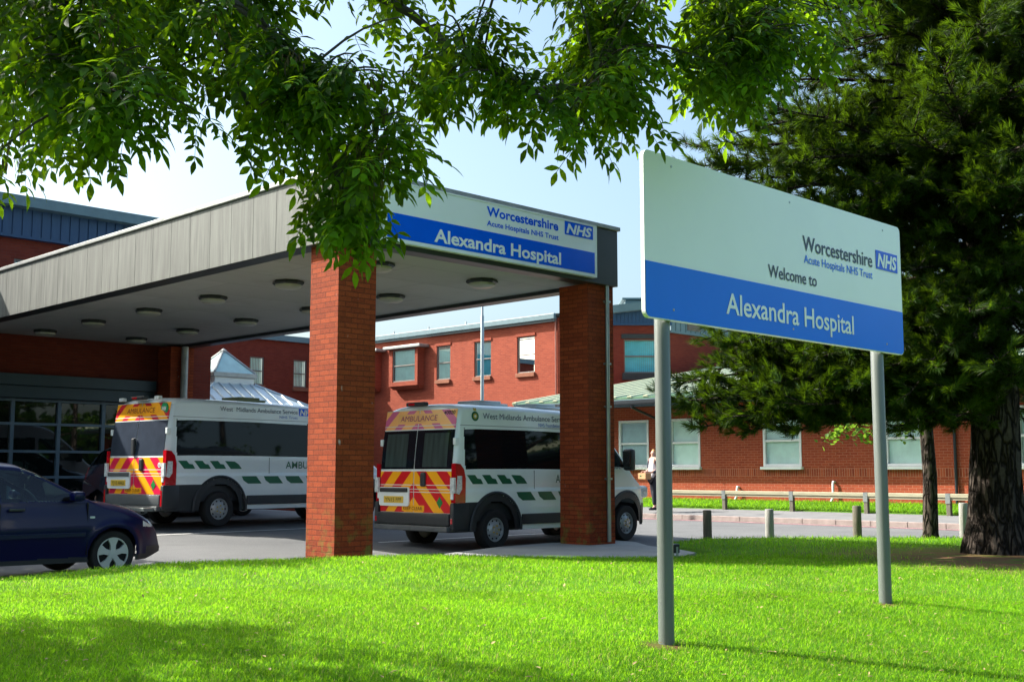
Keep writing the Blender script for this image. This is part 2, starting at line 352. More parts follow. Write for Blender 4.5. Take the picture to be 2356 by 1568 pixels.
def inside(P, poly):
    x, y = P[:, 0], P[:, 1]; r = np.zeros(len(P), bool); n = len(poly)
    for i in range(n):
        (x0, y0), (x1, y1) = poly[i], poly[(i + 1) % n]
        c = ((y0 > y) != (y1 > y)) & (x < (x1 - x0) * (y - y0) / (y1 - y0 + 1e-12) + x0); r ^= c
    return r
def edge_dist(P, poly):
    d = np.full(len(P), 1e9); n = len(poly)
    for i in range(n):
        a = np.array(poly[i]); b = np.array(poly[(i + 1) % n]); ab = b - a
        t = np.clip(((P - a) @ ab) / (ab @ ab), 0, 1); d = np.minimum(d, np.linalg.norm(P - (a + t[:, None] * ab), axis=1))
    return d
xs, ys = axis_(-30, 40, .7, 3000), axis_(-10, 60, .7, 3000)
X, Y = np.meshgrid(xs, ys, indexing='ij'); P2 = np.stack([X.ravel(), Y.ravel()], 1)
Z = terr(P2[:, 0], P2[:, 1]); ins = inside(P2, LAWN_EDGE) & (edge_dist(P2, LAWN_EDGE) > .9); Z[ins] = -.5
nx, ny = len(xs), len(ys); I = np.arange(nx * ny).reshape(nx, ny)
q = np.stack([I[:-1, :-1], I[1:, :-1], I[1:, 1:], I[:-1, 1:]], -1).reshape(-1, 4)
tri_mesh('tarmac_ground', np.column_stack([P2, Z]), np.concatenate([q[:, [0, 1, 2]], q[:, [0, 2, 3]]]), M['asphalt'], smooth=True)['kind'] = 'structure'

CTRL = np.array([(-5.4, 12.2, .228), (-4.1, 13.2, .30), (-2.7, 15.2, .215), (-1.07, 16, .205), (.14, 16.5, .146), (2, 16.7, .115), (2.8, 18, .11), (3.2, 20, .10), (3.5, 21.5, .10), (6, 22, .10), (9, 21.8, .09), (13, 20, .05), (7.2, 17.3, .15), (.99, 7.65, .23), (3.06, 9.72, .262), (2.1, 7.0, .13), (4.2, 9.2, .155), (-2.5, 6.5, .29), (0, 5, .17), (3, 5, .02), (-6, 8, .33), (0, 11, .27), (4, 13, .20), (-9, 9, .3), (-12, 3, .3), (-6, 0, .2), (2, -3, 0), (8, 2, -.1), (10, 10, .0), (16, 12, 0), (19, 0, -.1), (19, 17, .04), (-3, 10.5, .3)])
def _phi(r): return np.where(r > 1e-9, r * r * np.log(r + 1e-9), 0)
_n = len(CTRL); _A = np.zeros((_n + 3, _n + 3)); _A[:_n, :_n] = _phi(np.linalg.norm(CTRL[:, None, :2] - CTRL[None, :, :2], axis=2)) + np.eye(_n) * .02
_A[:_n, _n] = 1; _A[:_n, _n + 1:] = CTRL[:, :2]; _A[_n, :_n] = 1; _A[_n + 1:, :_n] = CTRL[:, :2].T
_W = np.linalg.solve(_A, np.concatenate([CTRL[:, 2], [0, 0, 0]]))
def lawn_z(P):
    P = np.atleast_2d(np.asarray(P, float)); K = _phi(np.linalg.norm(P[:, None, :] - CTRL[None, :, :2], axis=2))
    return K @ _W[:_n] + _W[_n] + P @ _W[_n + 1:]
def lz(x, y): return float(lawn_z([(x, y)])[0])
# lawn sheet: triangulated grid with the edge points, and a turf skirt
bm = bmesh.new()
ev = [bm.verts.new((x, y, 0)) for x, y in LAWN_EDGE]
f = bm.faces.new(ev); bmesh.ops.triangulate(bm, faces=[f])
for _ in range(7):
    es = [e for e in bm.edges if e.calc_length() > .55]
    if not es: break
    bmesh.ops.subdivide_edges(bm, edges=es, cuts=1); bmesh.ops.triangulate(bm, faces=[g for g in bm.faces if len(g.verts) > 3])
for v in bm.verts: v.co.z = lz(v.co.x, v.co.y)
be = [e for e in bm.edges if e.is_boundary]
r_ = bmesh.ops.extrude_edge_only(bm, edges=be)
for v in r_['geom']:
    if isinstance(v, bmesh.types.BMVert): v.co.z -= .35
bmesh.ops.recalc_face_normals(bm, faces=bm.faces)
me = bpy.data.meshes.new('lawn'); bm.to_mesh(me); bm.free(); me.materials.append(M['lawn']); me.polygons.foreach_set('use_smooth', [True] * len(me.polygons))
lawn = link('lawn', me); lawn['kind'] = 'structure'

def slab(name, pts, z0, z1, m):
    b = MB(); b.prism(pts, 'z', z0, z1); o = b.build(name, m); o['kind'] = 'structure'; return o
slab('concrete_pad', [(-1.5, 16.2), (.1, 16.75), (1.2, 16.95), (2.0, 17.1), (2.6, 17.6), (2.85, 18.2), (2.7, 18.9), (2.3, 19.9), (2.2, 20.9), (1.9, 21.3), (.6, 20.6), (-.2, 19.6), (-1.0, 18.0)], -.3, .10, M['concrete'])
# footway and verge run beside the low building, which stands at BL
BL = Vector((7.97, 34.2, 0))
def bl(d, y, z=0): return (BL.x + (-d - y) * Q, BL.y + (-d + y) * Q, z)
def strip(name, d0, d1, y0, y1, z00, z0, z1, m, n=40):
    b = MB(); rows = []
    for i in range(n + 1):
        y = y0 + (y1 - y0) * i / n; rows.append([bl(d0, y, z00), bl(d0, y, z0), bl(d1, y, z1)])
    vs = [p for r in rows for p in r]
    b.add(vs, [(3 * i + k, 3 * i + k + 1, 3 * i + k + 4, 3 * i + k + 3) for i in range(n) for k in (0, 1)])
    o = b.build(name, m); o['kind'] = 'structure'; return o
strip('footway', 4.0, 1.9, 14, -40, -.1, .175, .27, M['pave'])
b = MB()
for i in range(46):
    y = 13.5 - i * .92; p0, p1 = Vector(bl(4.14, y)), Vector(bl(4.0, y - .912))
    Mx = Matrix.Translation(Vector(bl(4.14, y))) @ Matrix.Rotation(R(45), 4, 'Z'); b.cbox(0, .14, -.912, 0, -.1, .178, .012, Mx)
k_ = b.build('kerb', M['kerb']); k_['kind'] = 'structure'
strip('verge', 1.9, -.1, 10.5, -40, .2, .285, .50, M['lawn'], 60)
for nm, d in (('red_line', 4.32), ('red_line', 4.52)):
    b = MB(); b.quad(bl(d, 14, .056), bl(d + .09, 14, .056), bl(d + .09, -40, .056), bl(d, -40, .056)); b.build(nm, M['red_paint'])['kind'] = 'structure'
def paint(p0, p1, wd=.1):
    b = MB(); p0, p1 = Vector((*p0, 0)), Vector((*p1, 0)); n = (p1 - p0).cross(Vector((0, 0, 1))).normalized() * wd / 2; N = 14
    for i in range(N):
        a, c = p0.lerp(p1, i / N), p0.lerp(p1, (i + 1) / N)
        b.quad(*[(q.x, q.y, zt_(q.x, q.y) + .008) for q in (a - n, a + n, c + n, c - n)])
    b.build('painted_line', M['white_paint'])['kind'] = 'structure'
paint((-6.9, 20.9), (-3.6, 24.4)); paint((-8.4, 27.4), (-4.4, 31.4)); paint((-2.4, 21.2), (1.2, 24.8), .09)

# ------------------------------------------------------------------ canopy
C0 = Vector((-2.427, 16.1, 0)); CW, CL = 6.10, 15.4
can = thing('canopy', 'drop-off canopy with grey panelled fascia on four brick piers', 'canopy', C0, R(45))
ZB, ZT = 4.60, 5.60
b = MB()
for i in range(25):                                            # vertical fascia panels of the long side
    y0, y1 = .28 + i * .635 - .63, .28 + (i + 1) * .635 - .63
    y0, y1 = max(y0, .0), min(y1, CL)
    b.cbox(-.035, .0, y0 + .003, y1 - .003, ZB, ZT, .002)
b.build('side_fascia', M['fascia'], can)
b = MB(); b.box(.002, .3, .03, CL, ZB, ZT); b.build('side_beam', M['fascia_dark'], can)
b = MB(); b.cbox(-.03, CW, 0, .3, ZB, ZT, .01); b.build('front_fascia', M['fascia_dark'], can)
b = MB(); b.box(CW - .3, CW, .302, CL, ZB, ZT); b.build('far_beam', M['fascia_dark'], can)
b = MB(); b.box(.302, CW - .302, .302, CL, ZB + .07, ZB + .2); b.build('soffit', M['soffit'], can)
b = MB(); b.cbox(-.075, CW + .04, -.04, CL, ZT + .003, ZT + .075, .01); b.build('coping', M['flash'], can)
def pier(x, y, h=ZB - .002, zb=-.15):
    b = MB(); b.box(x, x + .675, y, y + .675, zb, h); return b.build('brick_pier', M['brick_pier'], can)
pier(.1, .15); p2 = pier(5.4, .1); pier(.1, 14.6); pier(5.4, 14.6)
b = MB(); b.tube([(5.86, .055, 4.6), (5.86, .055, .14)], .036, 12)
for z in (1.2, 2.45, 3.2, 4.3): b.box(5.80, 5.92, .02, .098, z, z + .035)
b.build('downpipe', M['steel'], can, smooth=True)
b = MB(); b.tube([(5.75, 14.5, 4.6), (5.75, 14.5, .5)], .09, 12); b.build('downpipe', M['flash'], can, smooth=True)  # pale tube added to stand for a sunlit strip on this pier
# board fixed to the front fascia
sg = thing('fascia_sign', 'long white and blue hospital name board fixed to the front of the canopy', 'sign', C0 + Vector((0, 0, 0)), R(45))
S0, S1 = .725, 5.402
b = MB(); b.cbox(S0, S1, -.09, -.004, 4.70, 5.53 + .03, .004); b.build('sign_board', M['white_sign'], sg)
b = MB(); b.box(S0 + .05, S1 - .035, -.094, -.0902, 4.735, 5.105); b.build('blue_band', M['blue_nhs'], sg)
b = MB()
for a in ((S0 - .02, S1 + .02, 4.675, 4.70), (S0 - .02, S1 + .02, 5.56, 5.585), (S0 - .02, S0, 4.70, 5.56), (S1, S1 + .02, 4.70, 5.56)): b.box(a[0], a[1], -.10, -.004, a[2], a[3])
b.build('sign_frame', M['frame_white'], sg)
T = lambda y: Matrix.Translation((0, y, 0))
text('lettering', sg, 'Worcestershire', M['blue_nhs'], 2.775, 4.44, 5.36, .15, T(-.092), .03)
text('lettering', sg, 'Acute Hospitals NHS Trust', M['blue_nhs'], 2.778, 4.445, 5.20, .085, T(-.092), .022)
text('lettering', sg, 'Alexandra Hospital', M['white_sign'], 1.68, 4.50, 4.79, .20, T(-.0955), .025)
def nhs(parent, x0, x1, z0, z1, y):
    b = MB(); b.box(x0, x1, y - .003, y, z0, z1); o = b.build('emblem', M['blue_nhs'], parent)
    text('lettering', o, 'NHS', M['white_sign'], x0 + (x1 - x0) * .05, x0 + (x1 - x0) * .95, z0 + (z1 - z0) * .15, (z1 - z0) * .70, T(y - .0035), .035, .22); return o
nhs(sg, 4.60, 5.325, 5.325, 5.535 + .02, -.092)
# bulkhead lights on the soffit
ordn = ['first', 'second', 'third', 'fourth', 'fifth', 'sixth']
lp = None
for row, x in (('the panelled fascia', 1.83), ('the far beam', 4.14)):
    for k in range(6):
        if lp is None:
            lp = thing('bulkhead_light', '', 'light', (0, 0, 0), R(45))
            b = MB(); b.lathe([(.26, .07), (.28, .045), (.28, .02), (.25, .0), (.2, .0)], 8); b.build('light_body', M['fascia_dark'], lp)
            b = MB(); b.lathe([(.235, .0), (.23, -.035), (.17, -.065), (.0, -.075)], 16); b.build('diffuser', pm('opal_diffuser', (.38, .37, .31), .35), lp, smooth=True)
            o = lp
        else: o = copy_tree(lp)
        y = 1.45 + 2.52 * k
        o.location = (C0.x + (x - y) * Q, C0.y + (x + y) * Q, ZB + .0); o['group'] = 'bulkhead lights under the canopy'
        o['label'] = f'bulkhead light, {ordn[k]} from the street in the soffit row by {row}'

# ------------------------------------------------------------------ post sign
L0 = Vector((.845, 7.5, 0))
ps = thing('post_sign', 'large white and blue welcome board on two grey posts in the lawn', 'sign', L0, R(45))
bm = bmesh.new()
def rr(x0, x1, z0, z1, r, n=6):
    o = []
    for cx, cz, a0 in ((x1 - r, z1 - r, 0), (x0 + r, z1 - r, 90), (x0 + r, z0 + r, 180), (x1 - r, z0 + r, 270)):
        o += [(cx + r * math.cos(R(a0 + 90 * i / n)), cz + r * math.sin(R(a0 + 90 * i / n))) for i in range(n + 1)]
    return o
ST, SB, SBAND, SE = 3.468, 2.346, 2.72, 3.58
b = MB(); b.prism(rr(0, SE, SB, ST, .05), 'y', -.03, 0); b.build('board', M['white_sign'], ps)
o2 = [p for p in rr(.006, SE - .006, SB + .006, ST, .046) if p[1] < SBAND] ; o2 = [(SE - .006, SBAND), (.006, SBAND)] + o2[:]
b = MB(); b.prism(o2, 'y', -.0335, -.0302); b.build('blue_band', M['blue_sign'], ps)
text('lettering', ps, 'Worcestershire', M['ink'], 1.962, 3.065, 3.053, .118, T(-.032), .012)
text('lettering', ps, 'Acute Hospitals NHS Trust', M['blue_sign'], 1.975, 3.06, 2.954, .066, T(-.032), .006)
text('lettering', ps, 'Welcome to', M['ink'], 1.465, 2.155, 2.785, .096, T(-.032), .010)
text('lettering', ps, 'Alexandra Hospital', M['white_sign'], .908, 2.709, 2.456, .152, T(-.035), .012)
for x in (.30, 1.79, 3.27):
    for z in (2.42, 3.40): b = MB(); b.lathe([(.009, 0), (.009, .003), (0, .004)], 10, Matrix.Translation((x, -.0335 if z < 2.7 else -.030, z)) @ Matrix.Rotation(R(90), 4, 'X')); b.build('rivet', M['steel'], ps)
nhs(ps, 3.128, 3.51, 3.052, 3.212, -.032)
for x in (.288, 3.262):
    g = lz(L0.x + (x - .06) * Q, L0.y + (x + .06) * Q)
    b = MB(); b.lathe([(.053, g - .2), (.053, 3.40), (.042, 3.42)], 28, Matrix.Translation((x, .057, 0))); b.build('post', M['pole'], ps, smooth=True)
    for z in (2.55, 3.25):
        b = MB(); b.box(x - .085, x + .085, .001, .012, z, z + .05); b.lathe([(.058, z), (.058, z + .05)], 20, Matrix.Translation((x, .057, 0))); b.build('clamp', M['steel'], ps)

# ------------------------------------------------------------------ buildings
def window(parent, Mx, wd, ht, frame, blind, slats=True, rails=(.5,), fw=.055, recess=.0, sill=None, depth=.06, name='window'):
    """window in local x (0..wd), z (0..ht), outside is -y; Mx places it under parent"""
    b = MB(); f = fw
    for a in ((0, f, 0, ht), (wd - f, wd, 0, ht), (f, wd - f, 0, f), (f, wd - f, ht - f, ht)): b.cbox(a[0], a[1], -depth, .02, a[2], a[3], .006, Mx)
    for r in rails: b.cbox(f, wd - f, -depth * .8, .02, ht * r - f * .45, ht * r + f * .45, .006, Mx)
    o = b.build(name, frame, parent)
    b = MB(); b.quad(*[Mx @ Vector(p) for p in ((f, -.012, f), (wd - f, -.012, f), (wd - f, -.012, ht - f), (f, -.012, ht - f))]); b.build('pane', M['glass'], o)
    b = MB(); n = max(6, int(wd / .09)); top = ht - f - random.choice((0, 0, .0))
    if slats:
        for i in range(n):
            x0 = f + (wd - 2 * f) * i / n; dx = (wd - 2 * f) / n
            b.quad(*[Mx @ Vector(p) for p in ((x0, .03, f), (x0 + dx * .96, .055, f), (x0 + dx * .96, .055, top), (x0, .03, top))])
    else: b.quad(*[Mx @ Vector(p) for p in ((f, .03, f), (wd - f, .03, f), (wd - f, .03, top), (f, .03, top))])
    b.build('blind', blind, o, recalc=False)
    if sill:
        b = MB(); b.cbox(-.05, wd + .05, -.11 - depth, .02, -.085, -.004, .008, Mx); b.build('sill', sill, o)
    return o
def wallpatch(mb, Mx, x0, x1, z0, z1, holes, rev=.1):
    """flat wall (local x,z, outside -y) with rectangular holes and reveals"""
    xs = sorted({x0, x1, *[h[0] for h in holes], *[h[1] for h in holes]}); zs = sorted({z0, z1, *[h[2] for h in holes], *[h[3] for h in holes]})
    xs = [x for x in xs if x0 <= x <= x1]; zs = [z for z in zs if z0 <= z <= z1]
    for i in range(len(xs) - 1):
        for j in range(len(zs) - 1):
            cx, cz = (xs[i] + xs[i + 1]) / 2, (zs[j] + zs[j + 1]) / 2
            if any(h[0] < cx < h[1] and h[2] < cz < h[3] for h in holes): continue
            mb.quad(*[Mx @ Vector(p) for p in ((xs[i], 0, zs[j]), (xs[i + 1], 0, zs[j]), (xs[i + 1], 0, zs[j + 1]), (xs[i], 0, zs[j + 1]))])
    for a, c, d, e in holes:
        for p in (((a, 0, d), (a, rev, d), (a, rev, e), (a, 0, e)), ((c, 0, d), (c, 0, e), (c, rev, e), (c, rev, d)), ((a, 0, d), (c, 0, d), (c, rev, d), (a, rev, d)), ((a, 0, e), (a, rev, e), (c, rev, e), (c, 0, e))):
            mb.quad(*[Mx @ Vector(q) for q in p])
        mb.quad(*[Mx @ Vector(q) for q in ((a, rev + .25, d), (c, rev + .25, d), (c, rev + .25, e), (a, rev + .25, e))])
def seam_clad(mb, Mx, x0, x1, z0a, z1a, z0b=None, z1b=None, pitch=.2):
    n = int((x1 - x0) / pitch); z0b = z0a if z0b is None else z0b; z1b = z1a if z1b is None else z1b
    for i in range(n):
        t0, t1 = i / n, (i + .82) / n; t2 = (i + 1) / n
        def V(t, y, top): return Mx @ Vector((x0 + (x1 - x0) * t, y, (z1a + (z1b - z1a) * t) if top else (z0a + (z0b - z0a) * t)))
        mb.quad(V(t0, 0, 0), V(t1, 0, 0), V(t1, 0, 1), V(t0, 0, 1)); mb.quad(V(t1, 0, 0), V(t1 + .02 / n, .025, 0), V(t1 + .02 / n, .025, 1), V(t1, 0, 1))
        mb.quad(V(t1 + .02 / n, .025, 0), V(t2, .025, 0), V(t2, .025, 1), V(t1 + .02 / n, .025, 1)); mb.quad(V(t2, .025, 0), V(t2, 0, 0), V(t2, 0, 1), V(t2, .025, 1))
I4 = Matrix.Identity(4)
RZ = lambda d: Matrix.Rotation(R(d), 4, 'Z')

# entrance block behind the canopy
eb = thing('entrance_block', 'brick entrance block with blue clad roof edge and glazed ground floor behind the canopy', 'building', (-9.6, 30.8, 0), R(45))
mb = MB(); wallpatch(mb, I4, -34, 1.77, -.2, 7.08, [(-12.9, -.08, .3, 3.12), (-3.75, -2.9, 5.4, 6.55)], .14)
mb.quad((1.77, 0, -.2), (1.77, 22, -.2), (1.77, 22, 7.08), (1.77, 0, 7.08)); mb.quad((-34, 0, -.2), (-34, 0, 7.08), (-34, 22, 7.08), (-34, 22, -.2)); mb.quad((-34, 22, -.2), (1.77, 22, -.2), (1.77, 22, 7.08), (-34, 22, 7.08))
mb.build('wall', M['brick_shaded'], eb, recalc=False)
mb = MB(); seam_clad(mb, Matrix.Translation((0, -.16, 0)), -34, 1.9, 7.10, 7.86, pitch=.24); mb.box(-34, 1.95, -.19, .1, 7.04, 7.11); mb.build('cladding', M['clad_blue'], eb)
mb = MB(); mb.add([(-34.2, -.45, 7.84), (2.2, -.45, 7.84), (2.2, 11, 9.6), (-34.2, 11, 9.6), (2.2, 22.3, 7.84), (-34.2, 22.3, 7.84)], [(0, 1, 2, 3), (3, 2, 4, 5)]); mb.box(-34.2, 2.2, -.47, -.40, 7.78, 8.04); mb.box(-34.2, 2.2, -.40, -.1, 7.78, 7.83); mb.build('roof', M['grey_blue'], eb, recalc=False)
mb = MB(); mb.cbox(-13.2, -.02, -.34, -.002, 3.42, 3.70, .01); mb.cbox(-13.2, -.02, -.26, -.002, 3.12, 3.418, .01); mb.build('entrance_fascia', pm('dark_teal_fascia', (.022, .05, .065), .45), eb)
mb = MB()
for k in range(12): x = -12.9 + .03 + k * 1.1575; mb.box(x - .045, x + .045, -.03, .10, .3, 3.12)
for z in (1.2, 1.83, 2.5, 3.08): mb.box(-12.9, -.08, -.035, .09, z - .032, z + .032)
mb.build('glazing_frame', M['frame_blue'], eb)
mb = MB(); mb.quad((-12.9, .05, .3), (-.08, .05, .3), (-.08, .05, 3.12), (-12.9, .05, 3.12)); mb.build('glazing', pm('entrance_glass', (.006, .009, .009), .02, var=.1, spec=.8), eb)
window(eb, Matrix.Translation((-3.75, .09, 5.4)), .85, 1.15, M['frame_brown'], M['blind_blue'], True)

# rear ward block
wb = thing('ward_block', 'two storey red brick ward block with pale metal roof seen between the piers', 'building', (2.06, 49, 0), R(45))
Wm = RZ(-90)                                                   # wall facing -b: local x of the patch runs toward -a
def wy(y): return -y
MW = RZ(-90)                                                   # (x,y,z)->(y,-x,z): outside (-y) -> -x, along x -> -y
wins = [(1.52, 2.6), (4.25, 5.35), (6.99, 7.95)]
mb = MB(); wallpatch(mb, MW, -15.2, .35, -.2, 7.86, [(-c, -a, 5.60, 7.2) for a, c in wins], .12); mb.build('wall', M['brick_wall'], wb, recalc=False)
for i, (a, c) in enumerate(wins):
    window(wb, MW @ Matrix.Translation((-c, .10, 5.60)), c - a, 1.6, M['frame_brown'], M['blind'] if i == 2 else M['blind_blue'], i != 2, (.5, .93) if i != 1 else (.5,))
    mb = MB(); mb.cbox(-c - .02, -a + .05, -.11, .1, 5.42, 5.595, .015, MW); mb.build('sill', M['sill_brick'], wb)
    mb = MB(); mb.cbox(-c - .06, -a + .06, -.045, .1, 7.205, 7.33, .01, MW); mb.build('lintel', M['brick_wall'], wb)
for y0 in (8.85, 12.1):                                        # box bays
    mb = MB(); MBY = MW @ Matrix.Translation((0, -.42, 0)); wallpatch(mb, MBY, -(y0 + 2.15), -y0, 5.5, 7.22, [(-(y0 + 1.88), -(y0 + .2), 5.62, 7.18)], .12)
    mb.quad((-.42, y0, 5.5), (0, y0, 5.5), (0, y0, 7.22), (-.42, y0, 7.22)); mb.quad((-.42, y0 + 2.15, 5.5), (-.42, y0 + 2.15, 7.22), (0, y0 + 2.15, 7.22), (0, y0 + 2.15, 5.5))
    for k in range(3): mb.box(-.42 + .09 * k, .0, y0 + .03 * k, y0 + 2.15 - .03 * k, 5.5 - .075 * (k + 1), 5.5 - .075 * k - .002)
    bay = mb.build('bay', M['brick_wall'], wb, recalc=False)
    window(bay, MBY @ Matrix.Translation((-(y0 + 1.88), .10, 5.62)), 1.68, 1.56, M['frame_brown'], M['blind'], False)
    mb = MB(); mb.cbox(-.62, .0, y0 - .35, y0 + 2.4, 7.225, 7.36, .02); mb.build('hood', M['flash'], bay)
# return wall facing the courtyard, shaded
mb = MB(); MR = Matrix.Translation((-14, 15.2, 0)); RW0, RW1 = (8.39, 9.2), (10.9, 11.7)
wallpatch(mb, MR, 0, 14, -.2, 7.86, [(a, c, 5.5, 6.86) for a, c in (RW0, RW1)], .12); mb.build('wall', M['brick_shaded'], wb, recalc=False)
for a, c in (RW0, RW1):
    window(wb, MR @ Matrix.Translation((a, .1, 5.5)), c - a, 1.36, M['frame_brown'], M['blind'], True)
    mb = MB(); mb.cbox(a - .04, c + .04, -.1, .1, 5.3, 5.495, .015, MR); mb.build('sill', M['sill_brick'], wb)
mb = MB(); mb.box(-.16, .0, .2, 15.1, 7.70, 7.87); mb.cbox(-.30, -.162, .1, 15.05, 7.78, 8.02, .02); mb.box(-14, -.3, 15.0, 15.18, 7.72, 8.0); mb.build('gutter', M['grey_blue'], wb)
mb = MB(); mb.add([(-.28, .1, 8.0), (-.28, 15.05, 8.0), (7, 22.2, 8.95), (7, .1, 8.95)], [(0, 3, 2, 1)]); mb.add([(-14, 15.0, 8.0), (-.28, 15.05, 8.0), (7, 22.2, 8.95), (-14, 22.2, 8.95)], [(0, 1, 2, 3)])
for k in range(20): y = .6 + k * .72; mb.box(-.27, 6.9, y, y + .03, .0, .035, Matrix.Translation((0, 0, 8.0)) @ Matrix.Rotation(-math.atan(.95 / 7.28), 4, 'Y'))
for k in range(3): y = 5.7 + k * 2.6; mb.tube([(-.2, y, 8.0), (-.2, y, 8.16)], .045, 8)
mb.build('roof', M['roof_metal'], wb, recalc=False)
mb = MB(); mb.tube([(-.06, .22, 7.8), (-.06, .22, .1)], .035, 8); mb.build('downpipe', pm('brick_red_pipe', (.30, .13, .10), .5), wb, smooth=True)
inv = Matrix.Rotation(R(-45), 4, 'Z') @ Matrix.Translation((-2.06, -49, 0))
# square-on end bay with blue cladding and mono pitch roof
MF = inv @ Matrix.Translation((2.31, 48.4, 0)); wid = 4.3
mb = MB(); wallpatch(mb, MF, 0, wid, -.2, 7.42, [(2.38, 3.95, 5.42, 6.84)], .12); mb.build('wall', M['brick_shaded'], wb, recalc=False)
window(wb, MF @ Matrix.Translation((2.38, .1, 5.42)), 1.57, 1.42, M['frame_brown'], M['blind_blue'], True, (.5,))
mb = MB(); mb.cbox(2.30, 4.03, -.14, .1, 5.12, 5.415, .01, MF); mb.build('sill', M['fascia_dark'], wb)
mb = MB(); mb.cbox(2.28, 4.05, -.06, .1, 6.86, 7.06, .01, MF); mb.build('lintel', M['fascia_dark'], wb)
zr = lambda x: 7.68 + x * .12
mb = MB(); seam_clad(mb, MF @ Matrix.Translation((0, -.1, 0)), 0, wid + .05, 7.52, zr(0), None, zr(wid), pitch=.16); mb.box(-.02, wid + .1, -.13, .1, 7.42, 7.52, MF); mb.build('cladding', M['clad_blue'], wb)
MS = inv @ Matrix.Translation((6.61, 48.4, 0)) @ RZ(45)
mb = MB(); wallpatch(mb, MS, 0, 16, -.2, 7.12, [], .1); mb.build('wall', M['brick_shaded'], wb, recalc=False)
mb = MB(); seam_clad(mb, MS @ Matrix.Translation((0, -.08, 0)), .0, 16, 7.22, 8.1, pitch=.35); mb.box(0, 16, -.1, .1, 7.12, 7.22, MS); mb.build('cladding', M['grey_blue'], wb)
mb = MB(); mb.box(1.15, 2.05, -.11, -.06, 7.32, 7.84, MS)
for k in range(5): mb.box(1.2, 2.0, -.14, -.11, 7.37 + k * .09, 7.42 + k * .09, MS)
mb.build('vent', M['frame_brown'], wb)
mb = MB()
mb.add([MF @ Vector(p) for p in ((-.2, -.35, zr(-.2)), (wid + .3, -.35, zr(wid + .3)), (wid + .3, 12, zr(wid + .3)), (-.2, 12, zr(-.2)), (-.2, -.35, zr(-.2) + .33), (wid + .3, -.35, zr(wid + .3) + .33), (wid + .3, 12, zr(wid + .3) + .33), (-.2, 12, zr(-.2) + .33))], [(0, 1, 5, 4), (1, 2, 6, 5), (3, 0, 4, 7), (4, 5, 6, 7), (0, 3, 2, 1)])
mb.cbox(2.75, 5, 3, 6, 8.3, 8.95, .02, MF); mb.cbox(2.6, 5.2, 2.8, 6.2, 8.96, 9.03, .02, MF); mb.build('roof', M['grey_blue'], wb)

# roof lantern pavilion beyond the left van
pv = thing('lantern_pavilion', 'low pavilion with pyramid glass lantern on a pale seamed roof', 'building', (-9.77, 38, 0), R(45))
LW = 1.54; hz = 1.1
mb = MB(); mb.box(-1.9, LW + 1.9, -1.9, LW + 1.9, -.1, 3.2); mb.build('wall', M['brick_shaded'], pv)
mb = MB(); s_ = 2.1; zs_ = 4.22; ze = 4.22 - s_ * .545
a_ = [(0, 0), (LW, 0), (LW, LW), (0, LW)]; o_ = [(-s_, -s_), (LW + s_, -s_), (LW + s_, LW + s_), (-s_, LW + s_)]
for i in range(4): j = (i + 1) % 4; mb.quad((*o_[i], ze), (*o_[j], ze), (*a_[j], zs_), (*a_[i], zs_))
for i in range(-5, 10):
    x = .17 + i * .4
    x1 = min(max(x, .0), LW)
    for sw in (0, 1):
        for p, q in ((Vector((x1, -abs(x - x1), zs_ - abs(x - x1) * .545)), Vector((x, -s_, ze))),):
            if abs(x - x1) < s_ and x > -s_ and x < LW + s_:
                p = Vector((x, -max(0, abs(x - x1)), zs_ - abs(x - x1) * .545)); q = Vector((x, -s_, ze))
                if sw: p, q = Vector((p.y, p.x, p.z)), Vector((q.y, q.x, q.z))
                mb.tube([p + Vector((0, 0, .02)), q + Vector((0, 0, .02))], .028, 5)
for i in range(4): mb.tube([(*a_[i], zs_ + .02), (*o_[i], ze + .02)], .04, 6)
mb.build('roof', M['zinc'], pv, recalc=False)
mb = MB(); mb.cbox(.02, LW - .02, .02, LW - .02, zs_ - .05, 4.44, .01); mb.build('lantern_curb', M['white'], pv)
mb = MB(); mb.cbox(-.06, LW + .06, -.06, LW + .06, 4.442, 4.60, .02); ap = Vector((LW / 2, LW / 2, 5.42))
for p in a_: mb.tube([Vector((*p, 4.61)), ap], .045, 6)
mb.lathe([(.12, 5.33), (.12, 5.40), (.0, 5.48)], 8, Matrix.Translation((LW / 2, LW / 2, 0))); mb.build('lantern_frame', M['flash'], pv)
mb = MB()
for i in range(4): mb.add([(*a_[i], 4.6), (*a_[(i + 1) % 4], 4.6), tuple(ap)], [(0, 1, 2)])
mb.build('lantern_glass', pm('lantern_glass', (.42, .62, .62), .08, var=.1), pv)

# low building with green roof on the right
lb = thing('low_building', 'single storey red brick building with green ribbed roof beyond the road', 'building', BL, R(45))
ww = [(5.0, 6.25), (2.97, 4.14), (-.6, .69), (-4.35, -3.2), (-8.1, -6.8), (-11.8, -10.5)]
mb = MB(); wallpatch(mb, MW, -9.3, 24, .3, 3.62, [(-c, -a, 1.48, 3.0) for a, c in ww], .06)
mb.quad((0, 9.3, .3), (0, 9.3, 3.62), (14, 9.3, 5.9), (14, 9.3, .3)); mb.quad((0, -24, .3), (14, -24, .3), (14, -24, 5.9), (0, -24, 3.62)); mb.quad((14, 9.3, .3), (14, -24, .3), (14, -24, 5.9), (14, 9.3, 5.9))
mb.build('wall', M['brick_low'], lb, recalc=False)
for i, (a, c) in enumerate(ww): window(lb, MW @ Matrix.Translation((-c, .05, 1.48)), c - a, 1.52, M['frame_white'], M['blind'], i > 1, (.5,), .075, sill=M['frame_white'], depth=.07)
mb = MB(); sl_ = .166; xe = -1.35; ze = 3.66
